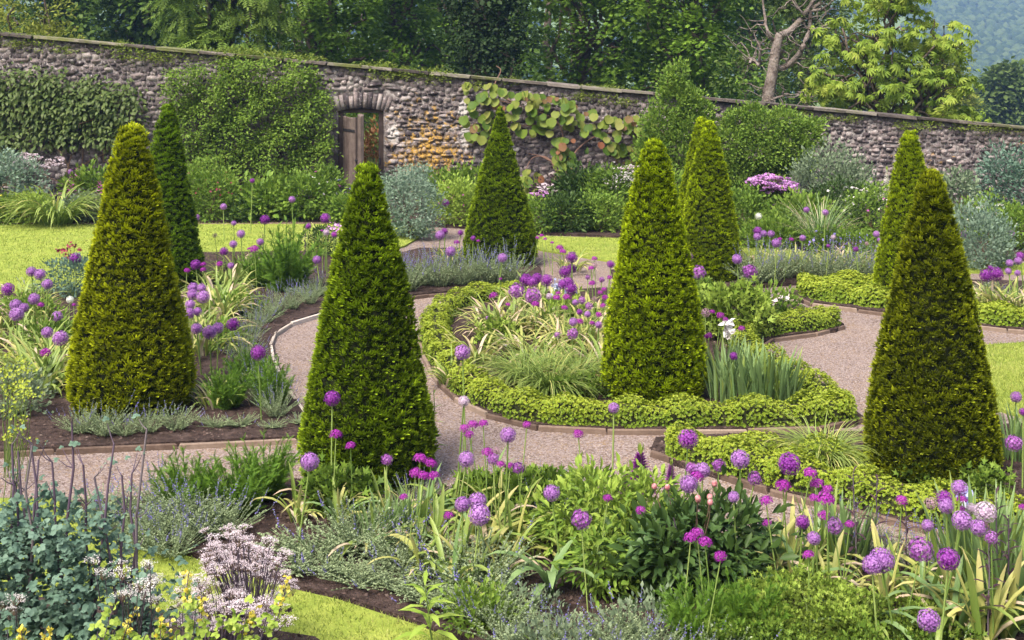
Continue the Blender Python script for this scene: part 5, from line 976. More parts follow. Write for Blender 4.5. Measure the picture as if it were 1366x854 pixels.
# seed-head and chartreuse flower tufts at the left edge
def tuft_flowers(name, label, px, py, tips, mat, fs, stem='stem_green', n=14, T=T_STAR, R=.03):
    x, y, _ = gp(px, py); t = thing(name, label, 'flowers', (x, y, .045)); sb = B()
    for hx, hy, hz in tips:
        P1 = np.array([hx-x, hy-y, hz-.045]); limb(sb, P1*np.array([.3, .3, 0])+rng.normal(size=3)*np.array([.03, .03, 0]), P1, .0035, .0016, 0, 5, .015, 4); p = rng.normal(size=(n, 3))*R*np.array([1, 1, .6]); N = nrm(rdir(n)+np.array([0, -.4, .8])); X = nrm(np.cross(rdir(n), N))
        fb = B().inst(T, p, X, np.cross(N, X), N, fs, fs, rnd(n)); link('bloom', fb.mesh('bloom', M[mat]), tuple(P1), parent=t)
    link('stems', sb.mesh('stems', M[stem]), parent=t); return t
tuft_flowers('lime_flowers', 'yellow-green frothy flower tufts at the left edge below the golden yew', 15, 640, tips_in(16, [(0,470), (40,480), (45,530), (20,550), (0,545)], 9.3), 'lf_chart', .026)
tuft_flowers('lime_flowers', 'yellow-green flower tufts above the meadow rue at the left edge', 10, 750, tips_in(10, [(0,520), (45,495), (50,600), (15,590), (0,580)], 7.6), 'lf_chart', .022)
tuft_flowers('red_pinks', 'dark crimson dotted flowers before the inner grass tufts', 738, 536, tips_in(18, [(723,495), (755,492), (758,505), (725,508)], 12.1), 'fl_crimson', .018, n=4, R=.012)
tuft_flowers('red_pinks', 'dark crimson dotted flowers at the left foot of the middle yew', 796, 536, tips_in(16, [(783,502), (806,492), (808,505), (785,512)], 12.1), 'fl_crimson', .018, n=4, R=.012)
tuft_flowers('red_astrantia', 'thin crimson flowers at the foot of the bronze yew', 1252, 640, tips_in(16, [(1235,615), (1262,605), (1275,628), (1290,625), (1290,635), (1240,632)], 9.9), 'fl_crimson', .016, n=4, R=.01)
tuft_flowers('pink_roses', 'pale pink blooms in a row at the end of the middle hedge', 1035, 432, tips_in(5, [(1030,396), (1050,396), (1050,401), (1030,400)], 15.0), 'fl_pinkwhite', .07, n=12, R=.012, T=T_OVAL)
tuft_flowers('dark_peonies', 'pink and dark red double flowers on thin stems before the far left lawn', 96, 400, tips_in(9, [(70,325), (100,322), (112,345), (80,345)], 17.0), 'fl_crimson', .06, n=5, R=.03)
tuft_flowers('pink_blooms', 'small pink blooms beside the tip of the big yew', 448, 345, tips_in(8, [(440,300), (465,290), (460,312), (445,318)], 19.5), 'fl_pink', .06, n=4, R=.03)
tuft_flowers('blue_camassia', 'pale blue flowers among the middle alliums', 745, 440, tips_in(6, [(735,372), (775,392), (772,400), (738,385)], 15.2), 'fl_blue', .05, n=9, R=.035)
iw = tuft_flowers('white_iris', 'white and pale blue iris bloom right of the middle yew', 973, 490, tips_in(3, [(969,428), (976,430), (976,445), (970,445)], 13.2), 'fl_white', .085, n=12, R=.010, T=T_OVAL)
tuft_flowers('blue_iris', 'violet-blue iris bloom over the sword leaves right of the middle yew', 980, 540, tips_in(3, [(977,478), (990,482), (988,488), (976,484)], 12.4), 'fl_blue', .06, n=9, R=.009, T=T_OVAL)
tuft_flowers('blue_iris', 'white and blue iris blooms above the hedge at lower right', 1292, 760, tips_in(4, [(1285,655), (1296,665), (1292,680), (1287,672)], 8.2), 'fl_blue', .06, n=9, R=.009, T=T_OVAL)
# ------------------------------------------------------------------ flower border along the wall
def bp(px, Dy): return ((px-683)/F*Dy, Dy)
def bs(name, label, cat, px, D, w, h, n, T, L, mat, extra=None, k=5, **kw):
    els = mound(w, h, k, min(w*.8, 1.2)); py = HZ+F*EYE/D; return shrub(name, label, cat, px, py, els, n, T, L, mat, .5, kw.pop('up', .35), extra, 5, **kw)
bs('silver_shrub', 'silvery blue-grey shrub at the left picture edge', 'shrub', 5, 24.0, 1.7, 1.35, 5200, T_DIA, .07, 'lf_silver', rand=.9)
bs('border_plant', 'yellow-green low plant with magenta dots before the silvery shrub', 'plant', 38, 23.5, 1.0, .55, 1800, T_OVAL, .08, 'lf_lime', [('fl_magenta', 12, .05, T_STAR, .8)])
bs('border_plant', 'low plant with yellow-orange flowers at the left edge of the border', 'plant', 2, 23.3, .6, .5, 700, T_OVAL, .07, 'lf_mid', [('fl_yellow', 14, .07, T_STAR, .8)])
bs('border_plant', 'leafy foxglove clump left of the golden yew', 'plant', 122, 24.6, 1.1, .85, 1500, T_OVAL, .12, 'lf_mid')
bs('border_plant', 'pale-flecked low plant between grass mound and golden yew', 'plant', 118, 23.8, .8, .5, 1100, T_OVAL, .08, 'lf_grey', [('fl_white', 18, .05, T_STAR, .8)])
bs('border_plant', 'dark green bush with crimson button flowers right of the slim yew', 'bush', 280, 23.9, 1.15, .95, 2600, T_OVAL, .075, 'lf_mid', [('fl_crimson', 40, .055, T_STAR, .95)])
bs('border_plant', 'light green leafy bush against the wall right of the slim yew', 'bush', 275, 25.0, 1.4, 1.15, 2600, T_OVAL, .08, 'lf_bright')
bs('border_plant', 'broad-leaved green clump with yellowing leaves before the left climber', 'plant', 350, 24.0, 1.1, .65, 1200, T_OVAL, .15, 'lf_bright')
bs('border_plant', 'wide mounded green plant with scattered white blooms left of the doorway', 'plant', 398, 24.0, 1.5, .85, 2600, T_OVAL, .10, 'lf_mid', [('fl_white', 10, .07, T_STAR, .8)])
bs('border_plant', 'low dark green filler left of the doorway base', 'plant', 325, 23.7, .7, .45, 900, T_OVAL, .07, 'lf_dark')
bs('border_plant', 'bush with lilac-blue flowers at the foot of the open door', 'bush', 438, 24.6, .8, .95, 1500, T_OVAL, .08, 'lf_mid', [('fl_blue', 14, .09, T_STAR, .95), ('fl_magenta', 4, .08, T_STAR, 1)])
bs('border_plant', 'green plant right of the open door base', 'plant', 458, 23.6, .7, .5, 1100, T_OVAL, .09, 'lf_bright')
bs('silver_shrub', 'tall silvery feathery shrub right of the big yew tip', 'shrub', 548, 21.6, 1.15, 1.25, 6500, T_DIA, .05, 'lf_silver', rand=1.0)
bs('silver_shrub', 'thin silver plant at the wall beneath the orange lichen', 'shrub', 560, 25.0, 1.1, .95, 2000, T_DIA, .06, 'lf_silver', rand=1.0)
bs('border_plant', 'light green bush with small magenta flowers left of the wall yew', 'bush', 612, 23.2, .95, .85, 2400, T_OVAL, .075, 'lf_lime', [('fl_magenta', 16, .05, T_STAR, .5)])
bs('border_plant', 'mid green bush close to the wall left of the wall yew', 'bush', 615, 24.6, 1.2, .95, 2200, T_OVAL, .09, 'lf_mid')
bs('border_plant', 'light green mound right of the wall yew by the lawn', 'plant', 722, 22.4, .85, .6, 1800, T_OVAL, .07, 'lf_bright')
bs('border_plant', 'dark green glossy mound before the wall right of the wall yew', 'plant', 757, 22.4, .95, .65, 2200, T_OVAL, .08, 'lf_dark')
bs('border_plant', 'tall dark green clump beneath the big-leaved vine', 'plant', 772, 23.6, .8, 1.05, 1800, T_OVAL, .12, 'lf_dark')
bs('border_plant', 'fresh green mound left of the middle yew by the far lawn', 'plant', 800, 22.4, .9, .7, 2200, T_OVAL, .07, 'lf_bright')
bs('border_plant', 'tall mid green bush with white flower plates left of the middle yew', 'bush', 815, 23.4, 1.1, 1.15, 3200, T_OVAL, .08, 'lf_mid', [('fl_white', 14, .10, T_STAR, .9)])
bs('border_plant', 'brownish-leaved plant among white umbels below the vine', 'plant', 742, 24.2, .8, .8, 900, T_OVAL, .09, 'lf_purple')
bs('border_plant', 'green plant between the middle yew and the rear twin yews', 'plant', 895, 22.6, .7, 1.1, 1800, T_OVAL, .08, 'lf_bright')
bs('border_plant', 'rear green mound right of the twin yews', 'plant', 990, 21.6, 1.0, .85, 2400, T_OVAL, .08, 'lf_mid')
bs('thalictrum', 'green bush topped by a flat cloud of bright pink flowers', 'bush', 1028, 22.3, 1.0, .95, 2400, T_OVAL, .08, 'lf_mid')
bs('border_plant', 'bright willow-leaved bush in the right border', 'bush', 1068, 21.2, 1.0, .75, 2800, T_DIA, .09, 'lf_bright', up=.9)
bs('border_plant', 'low bright green plant right of the twin yews by the lawn', 'plant', 1030, 20.6, .9, .45, 1800, T_DIA, .08, 'lf_bright', up=.9)
bs('border_shrub', 'large airy grey-green shrub before the right wall', 'shrub', 1108, 23.0, 1.75, 1.5, 6500, T_DIA, .07, 'lf_grey', rand=.8, up=.7)
bs('border_shrub', 'dark green lower part shrub with white sprays in the right border', 'shrub', 1125, 21.9, 1.3, .95, 3200, T_OVAL, .07, 'lf_dark', [('fl_white', 26, .06, T_STAR, .9)])
bs('border_plant', 'loose light green plant with white flowers left of the narrow yew', 'plant', 1165, 21.3, 1.0, .95, 2200, T_DIA, .07, 'lf_bright', [('fl_white', 24, .05, T_STAR, .9), ('fl_magenta', 6, .06, T_STAR, .9), ('fl_yellow', 2, .08, T_STAR, .9)])
bs('border_plant', 'low violet-blue flowering plant by the far right lawn edge', 'plant', 1120, 19.7, 1.2, .4, 1800, T_DIA, .06, 'lf_mid', [('lavender', 60, .05, T_DIA, .9)])
bs('silver_shrub', 'silver-grey thin-leaved plant right of the bronze yew', 'shrub', 1312, 18.6, .95, .95, 3600, T_DIA, .06, 'lf_silver', rand=.8, up=1.0)
bs('border_shrub', 'blue-green dense shrub at the right end of the wall', 'shrub', 1352, 23.4, 1.5, 1.45, 4500, T_OVAL, .08, 'lf_blue')
bs('border_plant', 'tall green plant behind the bronze yew tip', 'plant', 1278, 22.6, .7, 1.1, 1500, T_OVAL, .09, 'lf_grey')
bs('border_plant', 'green filler with yellowish sprays right of the bronze yew', 'plant', 1320, 21.5, 1.2, .7, 2400, T_DIA, .07, 'lf_bright', [('fl_cream', 40, .05, T_STAR, .9)])
bs('border_plant', 'green mound at the far right edge below the dark shrub', 'plant', 1360, 20.4, 1.0, .7, 2200, T_OVAL, .07, 'lf_mid')
bs('border_plant', 'leafy green plant behind the slim left yew by the border edge', 'plant', 195, 24.3, 1.6, .7, 1800, T_OVAL, .10, 'lf_mid')
UMBW = [umbel_mesh(420+i, .13, 18, 8, 'fl_white', .034) for i in range(2)]; UMBG = [umbel_mesh(430+i, .11, 16, 7, 'fl_pinkwhite', .028) for i in range(2)]; UMBP = [umbel_mesh(440+i, .15, 26, 10, 'fl_pink', .034) for i in range(2)]
def far_umbels(label, px, D, poly, n, mesh, sc): umbel_plant('umbel_plant', label, px, HZ+F*EYE/D, tips_in(n, poly, D), mesh, sc)
for m_ in UMBW+UMBG+UMBP:                                 # larger florets, as seen from far
    pass
far_umbels('dusky white umbels rising behind the left grass mound', 55, 24.6, [(24,202), (45,205), (62,222), (60,232), (40,228), (25,215)], 24, UMBG, (.9, 1.4))
far_umbels('small group of dusky umbels left of the foxgloves', 75, 24.6, [(62,210), (84,208), (84,220), (62,222)], 9, UMBG, (.8, 1.2))
far_umbels('large creamy white flower plates beside the middle yew top', 830, 23.6, [(812,236), (842,230), (845,255), (828,252), (815,243)], 26, UMBW, (1.0, 1.6))
far_umbels('greyish umbels behind the creamy white flower plates', 842, 24.2, [(830,220), (848,220), (850,240), (838,236)], 14, UMBG, (1.0, 1.4))
far_umbels('grey-white umbels under the vine near the wall yew', 735, 24.0, [(720,245), (760,246), (758,256), (725,254)], 14, UMBG, (.8, 1.3))
far_umbels('small white flower plates low under the vine', 725, 23.4, [(716,272), (732,270), (735,280), (720,281)], 9, UMBW, (.7, 1.1))
far_umbels('lilac-pink flower plates under the vine', 717, 23.7, [(708,255), (735,254), (740,264), (712,262)], 9, UMBP, (.6, .9))
far_umbels('wide cloud of bright pink-lilac flowers before the wall shrub', 1030, 22.4, [(1002,238), (1030,233), (1055,242), (1060,256), (1040,255), (1018,250)], 46, UMBP, (.9, 1.4))
far_umbels('second small puff of pink-lilac flowers below the pink cloud', 1047, 22.0, [(1040,270), (1054,272), (1054,277), (1042,276)], 6, UMBP, (.6, .9))
far_umbels('pale pink flower heads between the middle and the twin yews', 895, 23.0, [(888,242), (908,242), (908,253), (888,254)], 7, UMBP, (.6, 1.0))
far_umbels('loose white sprays before the lichened wall at right', 1160, 22.0, [(1142,250), (1168,252), (1170,262), (1148,262)], 9, UMBW, (.5, .8))
far_umbels('pale yellow-cream sprays right of the bronze yew tip', 1315, 21.4, [(1295,272), (1345,270), (1350,300), (1300,296)], 14, UMBW, (.4, .7))
cop = shrub('copper_shrub', 'orange-bronze shrub seen through the open doorway', 'shrub', 498, HZ+F*EYE/27.2, [(0, 0, .75, .35, .35, .6), (.1, 0, 1.2, .25, .25, .4), (-.15, 0, 1.0, .22, .22, .35)], 900, T_DIA, .10, 'lf_bright'); lm('lf_copper', [(.20,.13,.03), (.34,.15,.05), (.45,.26,.07)], (.5,.22,.12)); cop.children[0].data.materials[0] = M['lf_copper']
shrub('field_bush', 'light green bushy growth in the meadow beyond the doorway', 'bush', 470, HZ+F*EYE/40, [(0, 0, .7, 1.0, .8, .8), (1.0, .2, .8, 1.0, .8, .9), (-.9, .3, .6, .8, .6, .7)], 1500, T_OVAL, .16, 'lf_lime')
shrub('field_bush', 'darker round bush at the far side of the meadow beyond the doorway', 'bush', 488, HZ+F*EYE/55, [(0, 0, 1.6, 2.2, 1.5, 1.7), (2.0, 0, 1.4, 1.6, 1.3, 1.5)], 1500, T_OVAL, .28, 'lf_mid')
# ------------------------------------------------------------------ climbers and shrubs on the wall
def wall_pt(px, py, off): return np.array(wp(px, py, WY-off))
def climber(name, label, polyp, n, T, L, mat, thick=.28, asp=.5, droop=.5, seed=1, ragged=3.0, bias=.0, stem='st_brown'):
    x = np.mean([p[0] for p in polyp]); bx, _, _ = wall_pt(x, 280, .1); t = thing(name, label, 'climber', (bx, WY-.15, 0.03)); P = []
    xs = [p[0] for p in polyp]; ys = [p[1] for p in polyp]; lo, hi = (min(xs), min(ys)), (max(xs), max(ys))
    while len(P) < n//9:
        q = np.stack([rnd(4000, lo[0]-14, hi[0]+14), rnd(4000, lo[1]-10, hi[1]+10)], -1); w3 = np.stack([q[:, 0]/12, q[:, 1]/9, 0*q[:, 0]], -1); j = q+np.stack([sn(w3, 1, seed)*9, sn(w3, 1, seed+1)*8], -1)
        k = inpoly(j, polyp) & (sn(np.stack([q[:, 0]/16, q[:, 1]/8, 0*q[:, 0]], -1), .8, seed+2)+rnd(4000, -.7, .7) > -.55+bias); q = q[k]; dth = thick*(.35+.65*rnd(len(q)))*(.65+.45*sn(np.stack([q[:, 0]/18, q[:, 1]/12, 0*q[:, 0]], -1), 1, seed+4)); D = WY-.03-np.maximum(dth, .02)
        P += list(np.stack([(q[:, 0]-683)/F*D, D, EYE-(q[:, 1]-HZ)*D/F], -1))
    P = np.repeat(np.array(P[:n//9]), 9, 0); n = len(P); off = rng.normal(size=(n, 3))*np.array([1, .8, .8]); P = P+off*L*.95; P[:, 1] = np.minimum(P[:, 1], WY-.02); bri = np.repeat(rnd(n//9, -.22, .22), 9)
    P = P-np.array([bx, WY-.15, .03]); d = nrm(nrm(off)*.6+np.array([0, -.8, .25-droop])+rdir(n)*.75); X, Y, N = frames(d, nrm(np.array([0, -.55, .8])+rdir(n)*.5)); l = L*rnd(n, .65, 1.25)
    b = B().inst(T, P, X, Y, N, l*asp if isl(T) else l, l, np.clip(.5+.2*sn(P, 3, seed)+bri+rnd(n, -.28, .28), 0, 1), 0, np.clip(.2+.8*rnd(n), 0, 1)); link('foliage', b.mesh('foliage', M[mat]), parent=t)
    s_ = B()
    for i in range(14):
        a = wall_pt(rng.uniform(min(xs), max(xs)), max(ys)-5, .05); e = wall_pt(rng.uniform(min(xs), max(xs)), rng.uniform(*[min(ys)+20, max(ys)-30]), .06); o = np.array([bx, WY-.15, .03]); a[2] = .03; limb(s_, a-o, e-o, .02, .006, 0, 7, .05, 5)
    link('stems', s_.mesh('stems', M[stem]), parent=t); return t
lm('lf_cot', [(.035,.07,.014), (.065,.11,.024), (.12,.17,.045)], (.22,.25,.09), tipfac=.55, rough=.5, spec=.22)
climber('wall_climber', 'dark oval-leaved climber on the left end of the wall', [(-40,95), (60,100), (120,108), (180,112), (192,135), (188,170), (160,190), (120,195), (70,190), (30,205), (-40,215)], 4300, T_DROOP, .12, 'lf_cot', .32, .55, .6, 3, bias=.2)
climber('wall_climber', 'dense bright green small-leaved climber left of the doorway', [(222,95), (300,78), (400,82), (432,100), (436,130), (445,160), (445,205), (430,235), (390,250), (330,245), (285,225), (262,235), (238,200), (232,150), (215,125)], 17000, T_OVAL, .068, 'lf_bright', .55, .55, .1, 6, bias=.22)
# the big-leaved vine, leaf by leaf
lm('vine_leaf', [(.05,.10,.014), (.085,.15,.020), (.14,.20,.028), (.20,.23,.045), (.21,.20,.06)], None, objrand=.75, rough=.55, trans=.3); lm('vine_old', [(.13,.11,.035), (.19,.11,.05), (.24,.08,.045)], None, objrand=.8, rough=.6)
vine = thing('vine', 'large round-leaved vine with some bronze leaves trained on the wall right of the doorway', 'vine', (0.9, WY-.12, 0.03))
VL = []
for i in range(5):
    b = B(); b.inst(T_VINE, np.zeros((1, 3)), np.array([[1., 0, 0]]), np.array([[0, 1., 0]]), np.array([[0, 0, 1.]]), 1.0, 1.0, .2+.15*i); VL.append((b.mesh('leaf', M['vine_leaf'], True), None))
    b = B(); b.inst(T_VINE, np.zeros((1, 3)), np.array([[1., 0, 0]]), np.array([[0, 1., 0]]), np.array([[0, 0, 1.]]), 1.0, 1.0, .2+.15*i); VL[-1] = (VL[-1][0], b.mesh('leaf', M['vine_old'], True))
VP = [[(622,105), (690,112), (730,120), (742,150), (735,180), (700,180), (660,165), (640,195), (622,180), (615,150)], [(690,120), (760,130), (800,150), (840,150), (880,160), (878,195), (840,215), (800,195), (770,165), (735,175), (700,150)], [(738,180), (765,180), (770,240), (755,248), (742,225)], [(696,222), (720,228), (722,250), (705,255)], [(772,235), (800,232), (800,248), (775,248)]]
cnt = [102, 112, 54, 18, 14]
for poly, c in zip(VP, cnt):
    done = 0; xs = [p[0] for p in poly]; ys = [p[1] for p in poly]
    while done < c:
        q = np.array([[rng.uniform(min(xs), max(xs)), rng.uniform(min(ys), max(ys))]])
        if not inpoly(q, poly)[0]: continue
        p = wall_pt(q[0, 0], q[0, 1], rng.uniform(.06, .34)); old = rng.uniform() < (.16 if q[0, 1] < 150 else .08); s_ = rng.uniform(.12, .225)*(.8 if old else 1); p[1] -= .10 if old else 0
        o = link('leaf', VL[rng.integers(5)][1 if old else 0], tuple(p-np.array(vine.location)), 0, s_, vine); aim(o, np.array([rng.uniform(-.5, .5), -.45, -.8]), np.array([rng.uniform(-.75, .75), rng.uniform(-.9, -.35), rng.uniform(.3, .9)])); done += 1
sb = B(); vo = np.array(vine.location)
for A in ([(745,272), (750,230), (752,190), (740,160), (690,140), (640,130)], [(750,230), (770,200), (800,180), (850,175), (878,170)], [(752,262), (735,215), (712,210), (700,228)], [(735,215), (720,208), (705,205)], [(690,140), (660,120), (668,95), (662,88)], [(742,272), (765,245), (780,240)], [(740,165), (680,170), (635,185)]):
    L = smooth_line([tuple(wall_pt(*q, .10)-vo) for q in A], 5); L[0, 2] = max(L[0, 2], 0); tubes(sb, [L], [np.linspace(.022, .008, len(L))], 6)
lm('vine_wood', [(.16,.09,.07), (.24,.15,.11)], trans=0, rough=.9); link('stems', sb.mesh('stems', M['vine_wood']), parent=vine)
shrub('wall_shrub', 'tall upright green shrub against the wall behind the middle yew', 'shrub', 905, HZ+F*EYE/25.0, [(0, 0, .9, .6, .5, .9), (-.35, 0, 1.7, .35, .35, .45), (.3, 0, 1.5, .45, .4, .5), (-.05, .1, 2.2, .3, .3, .35), (.25, 0, 2.1, .22, .25, .3), (-.2, 0, 2.55, .14, .15, .3), (.05, 0, 2.75, .10, .12, .25), (.45, -.1, 1.0, .4, .35, .4), (-.5, -.1, 1.1, .35, .3, .4), (.5, 0, 1.9, .2, .2, .25)], 17000, T_OVAL, .066, 'lf_bright', .6, .5, clump=3.0)
shrub('wall_shrub', 'large rounded dense green shrub bulging from the wall right of the twin yews', 'shrub', 1010, HZ+F*EYE/24.9, [(0, 0, 1.1, .75, .55, .55), (-.5, 0, 1.3, .42, .45, .5), (.55, 0, 1.3, .5, .45, .42), (.1, -.1, 1.6, .45, .4, .35), (.5, 0, 1.75, .35, .35, .25), (-.2, 0, .6, .6, .5, .55), (1.0, .1, 1.5, .28, .3, .25), (-.35, 0, 1.75, .28, .3, .25), (1.15, .1, 1.7, .15, .2, .12), (.75, -.15, .95, .35, .3, .25), (0, -.3, 1.2, .35, .3, .3), (-.05, 0, 1.95, .22, .2, .15)], 22000, T_OVAL, .066, 'lf_bright', .6, .3, clump=3.0)
# tufts growing on the wall top and from its face
WT = []
lm('lf_fern', [(.06,.11,.015), (.11,.17,.022), (.19,.24,.04)], (.28,.32,.06))
for i in range(3):
    keep = rng; rng = np.random.default_rng(700+i); b = blob(B(), [(0, 0, 0, .26, .12, .12), (.2, 0, -.02, .15, .1, .09), (-.18, 0, .02, .16, .1, .09)], 240, T_OVAL, .055, .5, .2, .8); rng = keep; WT.append(b.mesh('foliage', M['lf_fern']))
def walltufts(pts, lab, top=True):
    pts = sorted(pts)
    for i, (px, py, s_) in enumerate(pts):
        x = (px-683)/F*WY; z = wtop(x)+.05 if top else EYE-(py-HZ)*WY/F; t = thing('wall_tuft', lab+', '+nth(i, len(pts)), 'plant', (x, WY+(.02 if top else -.05), z), rng.choice([0, math.pi])+rng.uniform(-.2, .2), s_, 'plants growing on the wall'); t.scale = (s_*1.3, s_, s_*.8); link('foliage', WT[rng.integers(3)], parent=t)
walltufts([(8,0,1.0), (50,0,.7), (165,0,.8), (285,0,.9), (310,0,1.1), (335,0,1.2), (360,0,1.1), (385,0,1.1), (408,0,.9), (498,0,1.0), (520,0,.9), (545,0,.9), (570,0,1.0), (590,0,.8), (690,0,.8), (790,0,.7), (815,0,.7)], 'yellow-green tuft growing along the wall coping')
walltufts([(15,58,.8), (50,62,1.0), (95,66,.7), (160,66,.9), (180,72,1.1), (205,75,1.0), (225,78,.9), (295,80,1.0), (345,88,.7), (512,100,.9), (530,97,.7), (570,105,1.0), (590,104,.6), (645,112,.8)], 'small fern or ivy tuft hanging below the left coping', False)
walltufts([(770,128,.8), (800,132,.9), (830,136,.8), (1065,152,.6), (1110,155,.6), (1130,158,.8), (1210,165,.7), (1228,168,.9), (1285,168,.8), (1310,172,.7), (1340,173,.6)], 'small fern or ivy tuft hanging below the right coping', False)
# ------------------------------------------------------------------ trees behind the wall
def tree(name, label, px, D, els, specs, trunk_r=.22, trunk_h=3.0, limbs=14, bark='bark', group='trees behind the wall', fork=None, cat='tree'):
    """els: crown ellipsoids in metres from the base; specs: (count, template, leaf length, material, subset of els, options)"""
    x = (px-683)/F*D; z = float(terrain(x, D)); t = thing(name, label, cat, (x, D, z), 0, 1, group)
    for n, T, L, mat, sub, opt in specs:
        e = els if sub is None else [els[i] for i in sub]; o = dict(rand=.6, inward=.6, droop=.35, up=.1); asp = opt.pop('asp', .5); o.update(opt)
        link('foliage', blob(B(), e, n, T, L, asp, o.pop('up'), o.pop('inward'), seed=int(px), **o).mesh('foliage', M[mat]), parent=t)
    b = B(); limb(b, (0, 0, 0), (rng.uniform(-.2, .2), rng.uniform(-.2, .2), trunk_h), trunk_r, trunk_r*.7, 0, 8, .012, 10); link('trunk', b.mesh('trunk', M[bark], True), parent=t)
    b = B()
    for i in range(limbs):
        e = els[i % len(els)]; p0 = np.array([0, 0, trunk_h*rng.uniform(.45, 1)]); p1 = np.array([e[0]+rng.uniform(-.6, .6)*e[3], e[1]+rng.uniform(-.6, .6)*e[4], e[2]+rng.uniform(-.5, .5)*e[5]]); limb(b, p0, p1, trunk_r*.42, .025, rng.uniform(0, .5), 8, .05, 6)
        for j in range(3): q = p0+(p1-p0)*rng.uniform(.4, .9); limb(b, q, q+rng.normal(size=3)*np.array([.35, .35, .3]), .035, .010, 0, 5, .06, 4)
    link('limbs', b.mesh('limbs', M[bark], True), parent=t); return t
lm('tr_syc', [(.045,.10,.010), (.085,.165,.016), (.14,.25,.026), (.21,.33,.04)], (.26,.38,.05), tipfac=.35, rough=.5, trans=.35)
lm('tr_ash', [(.065,.12,.016), (.11,.185,.026), (.17,.26,.04)], (.30,.36,.07), tipfac=.35, trans=.3)
lm('tr_ivy', [(.012,.028,.008), (.022,.044,.012), (.038,.068,.018)], None, rough=.6, trans=.12)
lm('tr_lab', [(.12,.16,.022), (.19,.23,.032), (.27,.30,.05)], (.36,.36,.09), tipfac=.5)
lm('tr_chest', [(.11,.19,.022), (.17,.27,.032), (.25,.35,.045), (.32,.38,.06)], (.36,.42,.07), tipfac=.5, trans=.4)
lm('tr_wood', [(.030,.062,.008), (.052,.098,.012), (.085,.14,.018)], None, trans=.2)
lm('tr_oak', [(.045,.08,.018), (.075,.12,.026), (.12,.175,.04)], (.17,.22,.05), tipfac=.4)
def crown(w, lo, hi, k, seed, d=None):
    r = random.Random(seed); out = []
    for i in range(k):
        q = (i+.5)/k; z = lo+(hi-lo)*q; rad = w*(.55+.45*math.sin(math.pi*min(1, .25+q*.8))); a = i*2.4+r.uniform(-.5, .5); rr = rad*r.uniform(.25, .62)
        out.append((math.cos(a)*rr, math.sin(a)*rr*.8, z, w*r.uniform(.36, .5), w*r.uniform(.34, .45), (hi-lo)/k*r.uniform(1.1, 1.6)+.25))
    return out
def low(els, z): return [i for i, e in enumerate(els) if e[2]-e[5] < z]
def high(els, z): return [i for i, e in enumerate(els) if e[2]-e[5] >= z]
def broad(label, px, D, w, lo, hi, k, seed, mat, n=8500, L=.15, T=T_SYC, **kw):
    e = crown(w, lo, hi, k, seed); sp = [(n, T, L, mat, low(e, 4.6), {'asp': 1.0, 'flat': .5, 'clump': 1.1})]
    if high(e, 4.6): sp.append((int(n*.45), T, L*1.5, mat, high(e, 4.6), {'asp': 1.0, 'flat': .5}))
    return tree(kw.pop('name', 'sycamore_tree'), label, px, D, e, sp, **kw)
broad('dark sycamore with gaps in its crown just right of the ash', 430, 38, 3.0, 2.3, 11, 12, 1, 'tr_syc', 8000)
broad('sycamore with bright drooping leaves above the doorway', 530, 42, 2.9, 2.4, 12, 12, 2, 'tr_syc', 8000)
broad('large sycamore above the vine-covered part of the wall', 775, 39, 3.6, 1.6, 12, 13, 3, 'tr_syc', 11000)
broad('dark low-hanging sycamore left of the bare pale trunk', 925, 36, 2.9, 1.3, 11, 12, 4, 'tr_syc', 10500)
broad('sycamore far back between the ivy-clad tree and the doorway', 610, 52, 3.6, 2.0, 13, 11, 5, 'tr_syc', 5500, .18)
e = [(0, 0, 1.6, 1.1, 1.0, 1.8), (.1, 0, 3.6, 1.25, 1.1, 1.7), (-.15, 0, 5.8, 1.3, 1.1, 1.8), (0, 0, 8.2, 1.1, 1, 1.8)]
tree('ivy_clad_tree', 'very dark ivy-clad tree standing between two sycamores', 645, 35, e, [(15000, T_OVAL, .10, 'tr_ivy', [0, 1], {'asp': .8, 'inward': .9, 'droop': .2}), (2500, T_OVAL, .16, 'tr_ivy', [2, 3], {'asp': .8, 'inward': .35})], .3, 8, 8)
e = crown(2.5, 1.2, 9, 11, 8)
broad('dense dark tree filling the gap between the yellow-green tree and the ash', 185, 50, 3.4, 1.0, 9, 11, 31, 'tr_wood', 6500, .2, T_OVAL, name='dark_tree')
broad('dense dark tree behind the top of the yellow-green tree', 90, 54, 3.4, 1.0, 9, 10, 32, 'tr_wood', 5000, .22, T_OVAL, name='dark_tree')
e = crown(2.5, 1.2, 9, 11, 8)
tree('ash_tree', 'feathery-leaved ash tree above the middle of the left climber', 300, 33, e, [(3800, T_PIN, .34, 'tr_ash', low(e, 4.8), {'droop': .6, 'flat': .4, 'clump': 1.3}), (1100, T_PIN, .5, 'tr_ash', high(e, 4.8), {'droop': .6})], .16, 3, 18)
e = [(0, 0, 3.0, 1.1, .9, 1.0), (-1.0, 0, 3.3, 1.0, .8, 1.1), (.75, 0, 2.6, .75, .7, .7), (-.3, 0, 4.3, 1.0, .8, .9), (-1.6, .2, 2.5, 1, .8, .9), (.2, .2, 1.6, 1.0, .8, .8)]
tree('small_tree', 'light yellow-green small tree behind the left end of the wall', 55, 28.8, e, [(7000, T_OVAL, .095, 'tr_lab', None, {'asp': .5, 'up': .4, 'droop': .1, 'inward': .5, 'clump': 1.6})], .09, 2, 14)
shrub('wall_shrub', 'small yellow-green shrub peeping over the wall left of the ash', 'shrub', 165, HZ+F*EYE/28.0, [(0, 0, 2.3, .7, .5, .55), (.5, 0, 2.3, .5, .4, .4), (-.6, 0, 2.6, .5, .4, .5), (0, 0, 1.2, .7, .5, 1.0)], 1500, T_OVAL, .09, 'tr_lab')
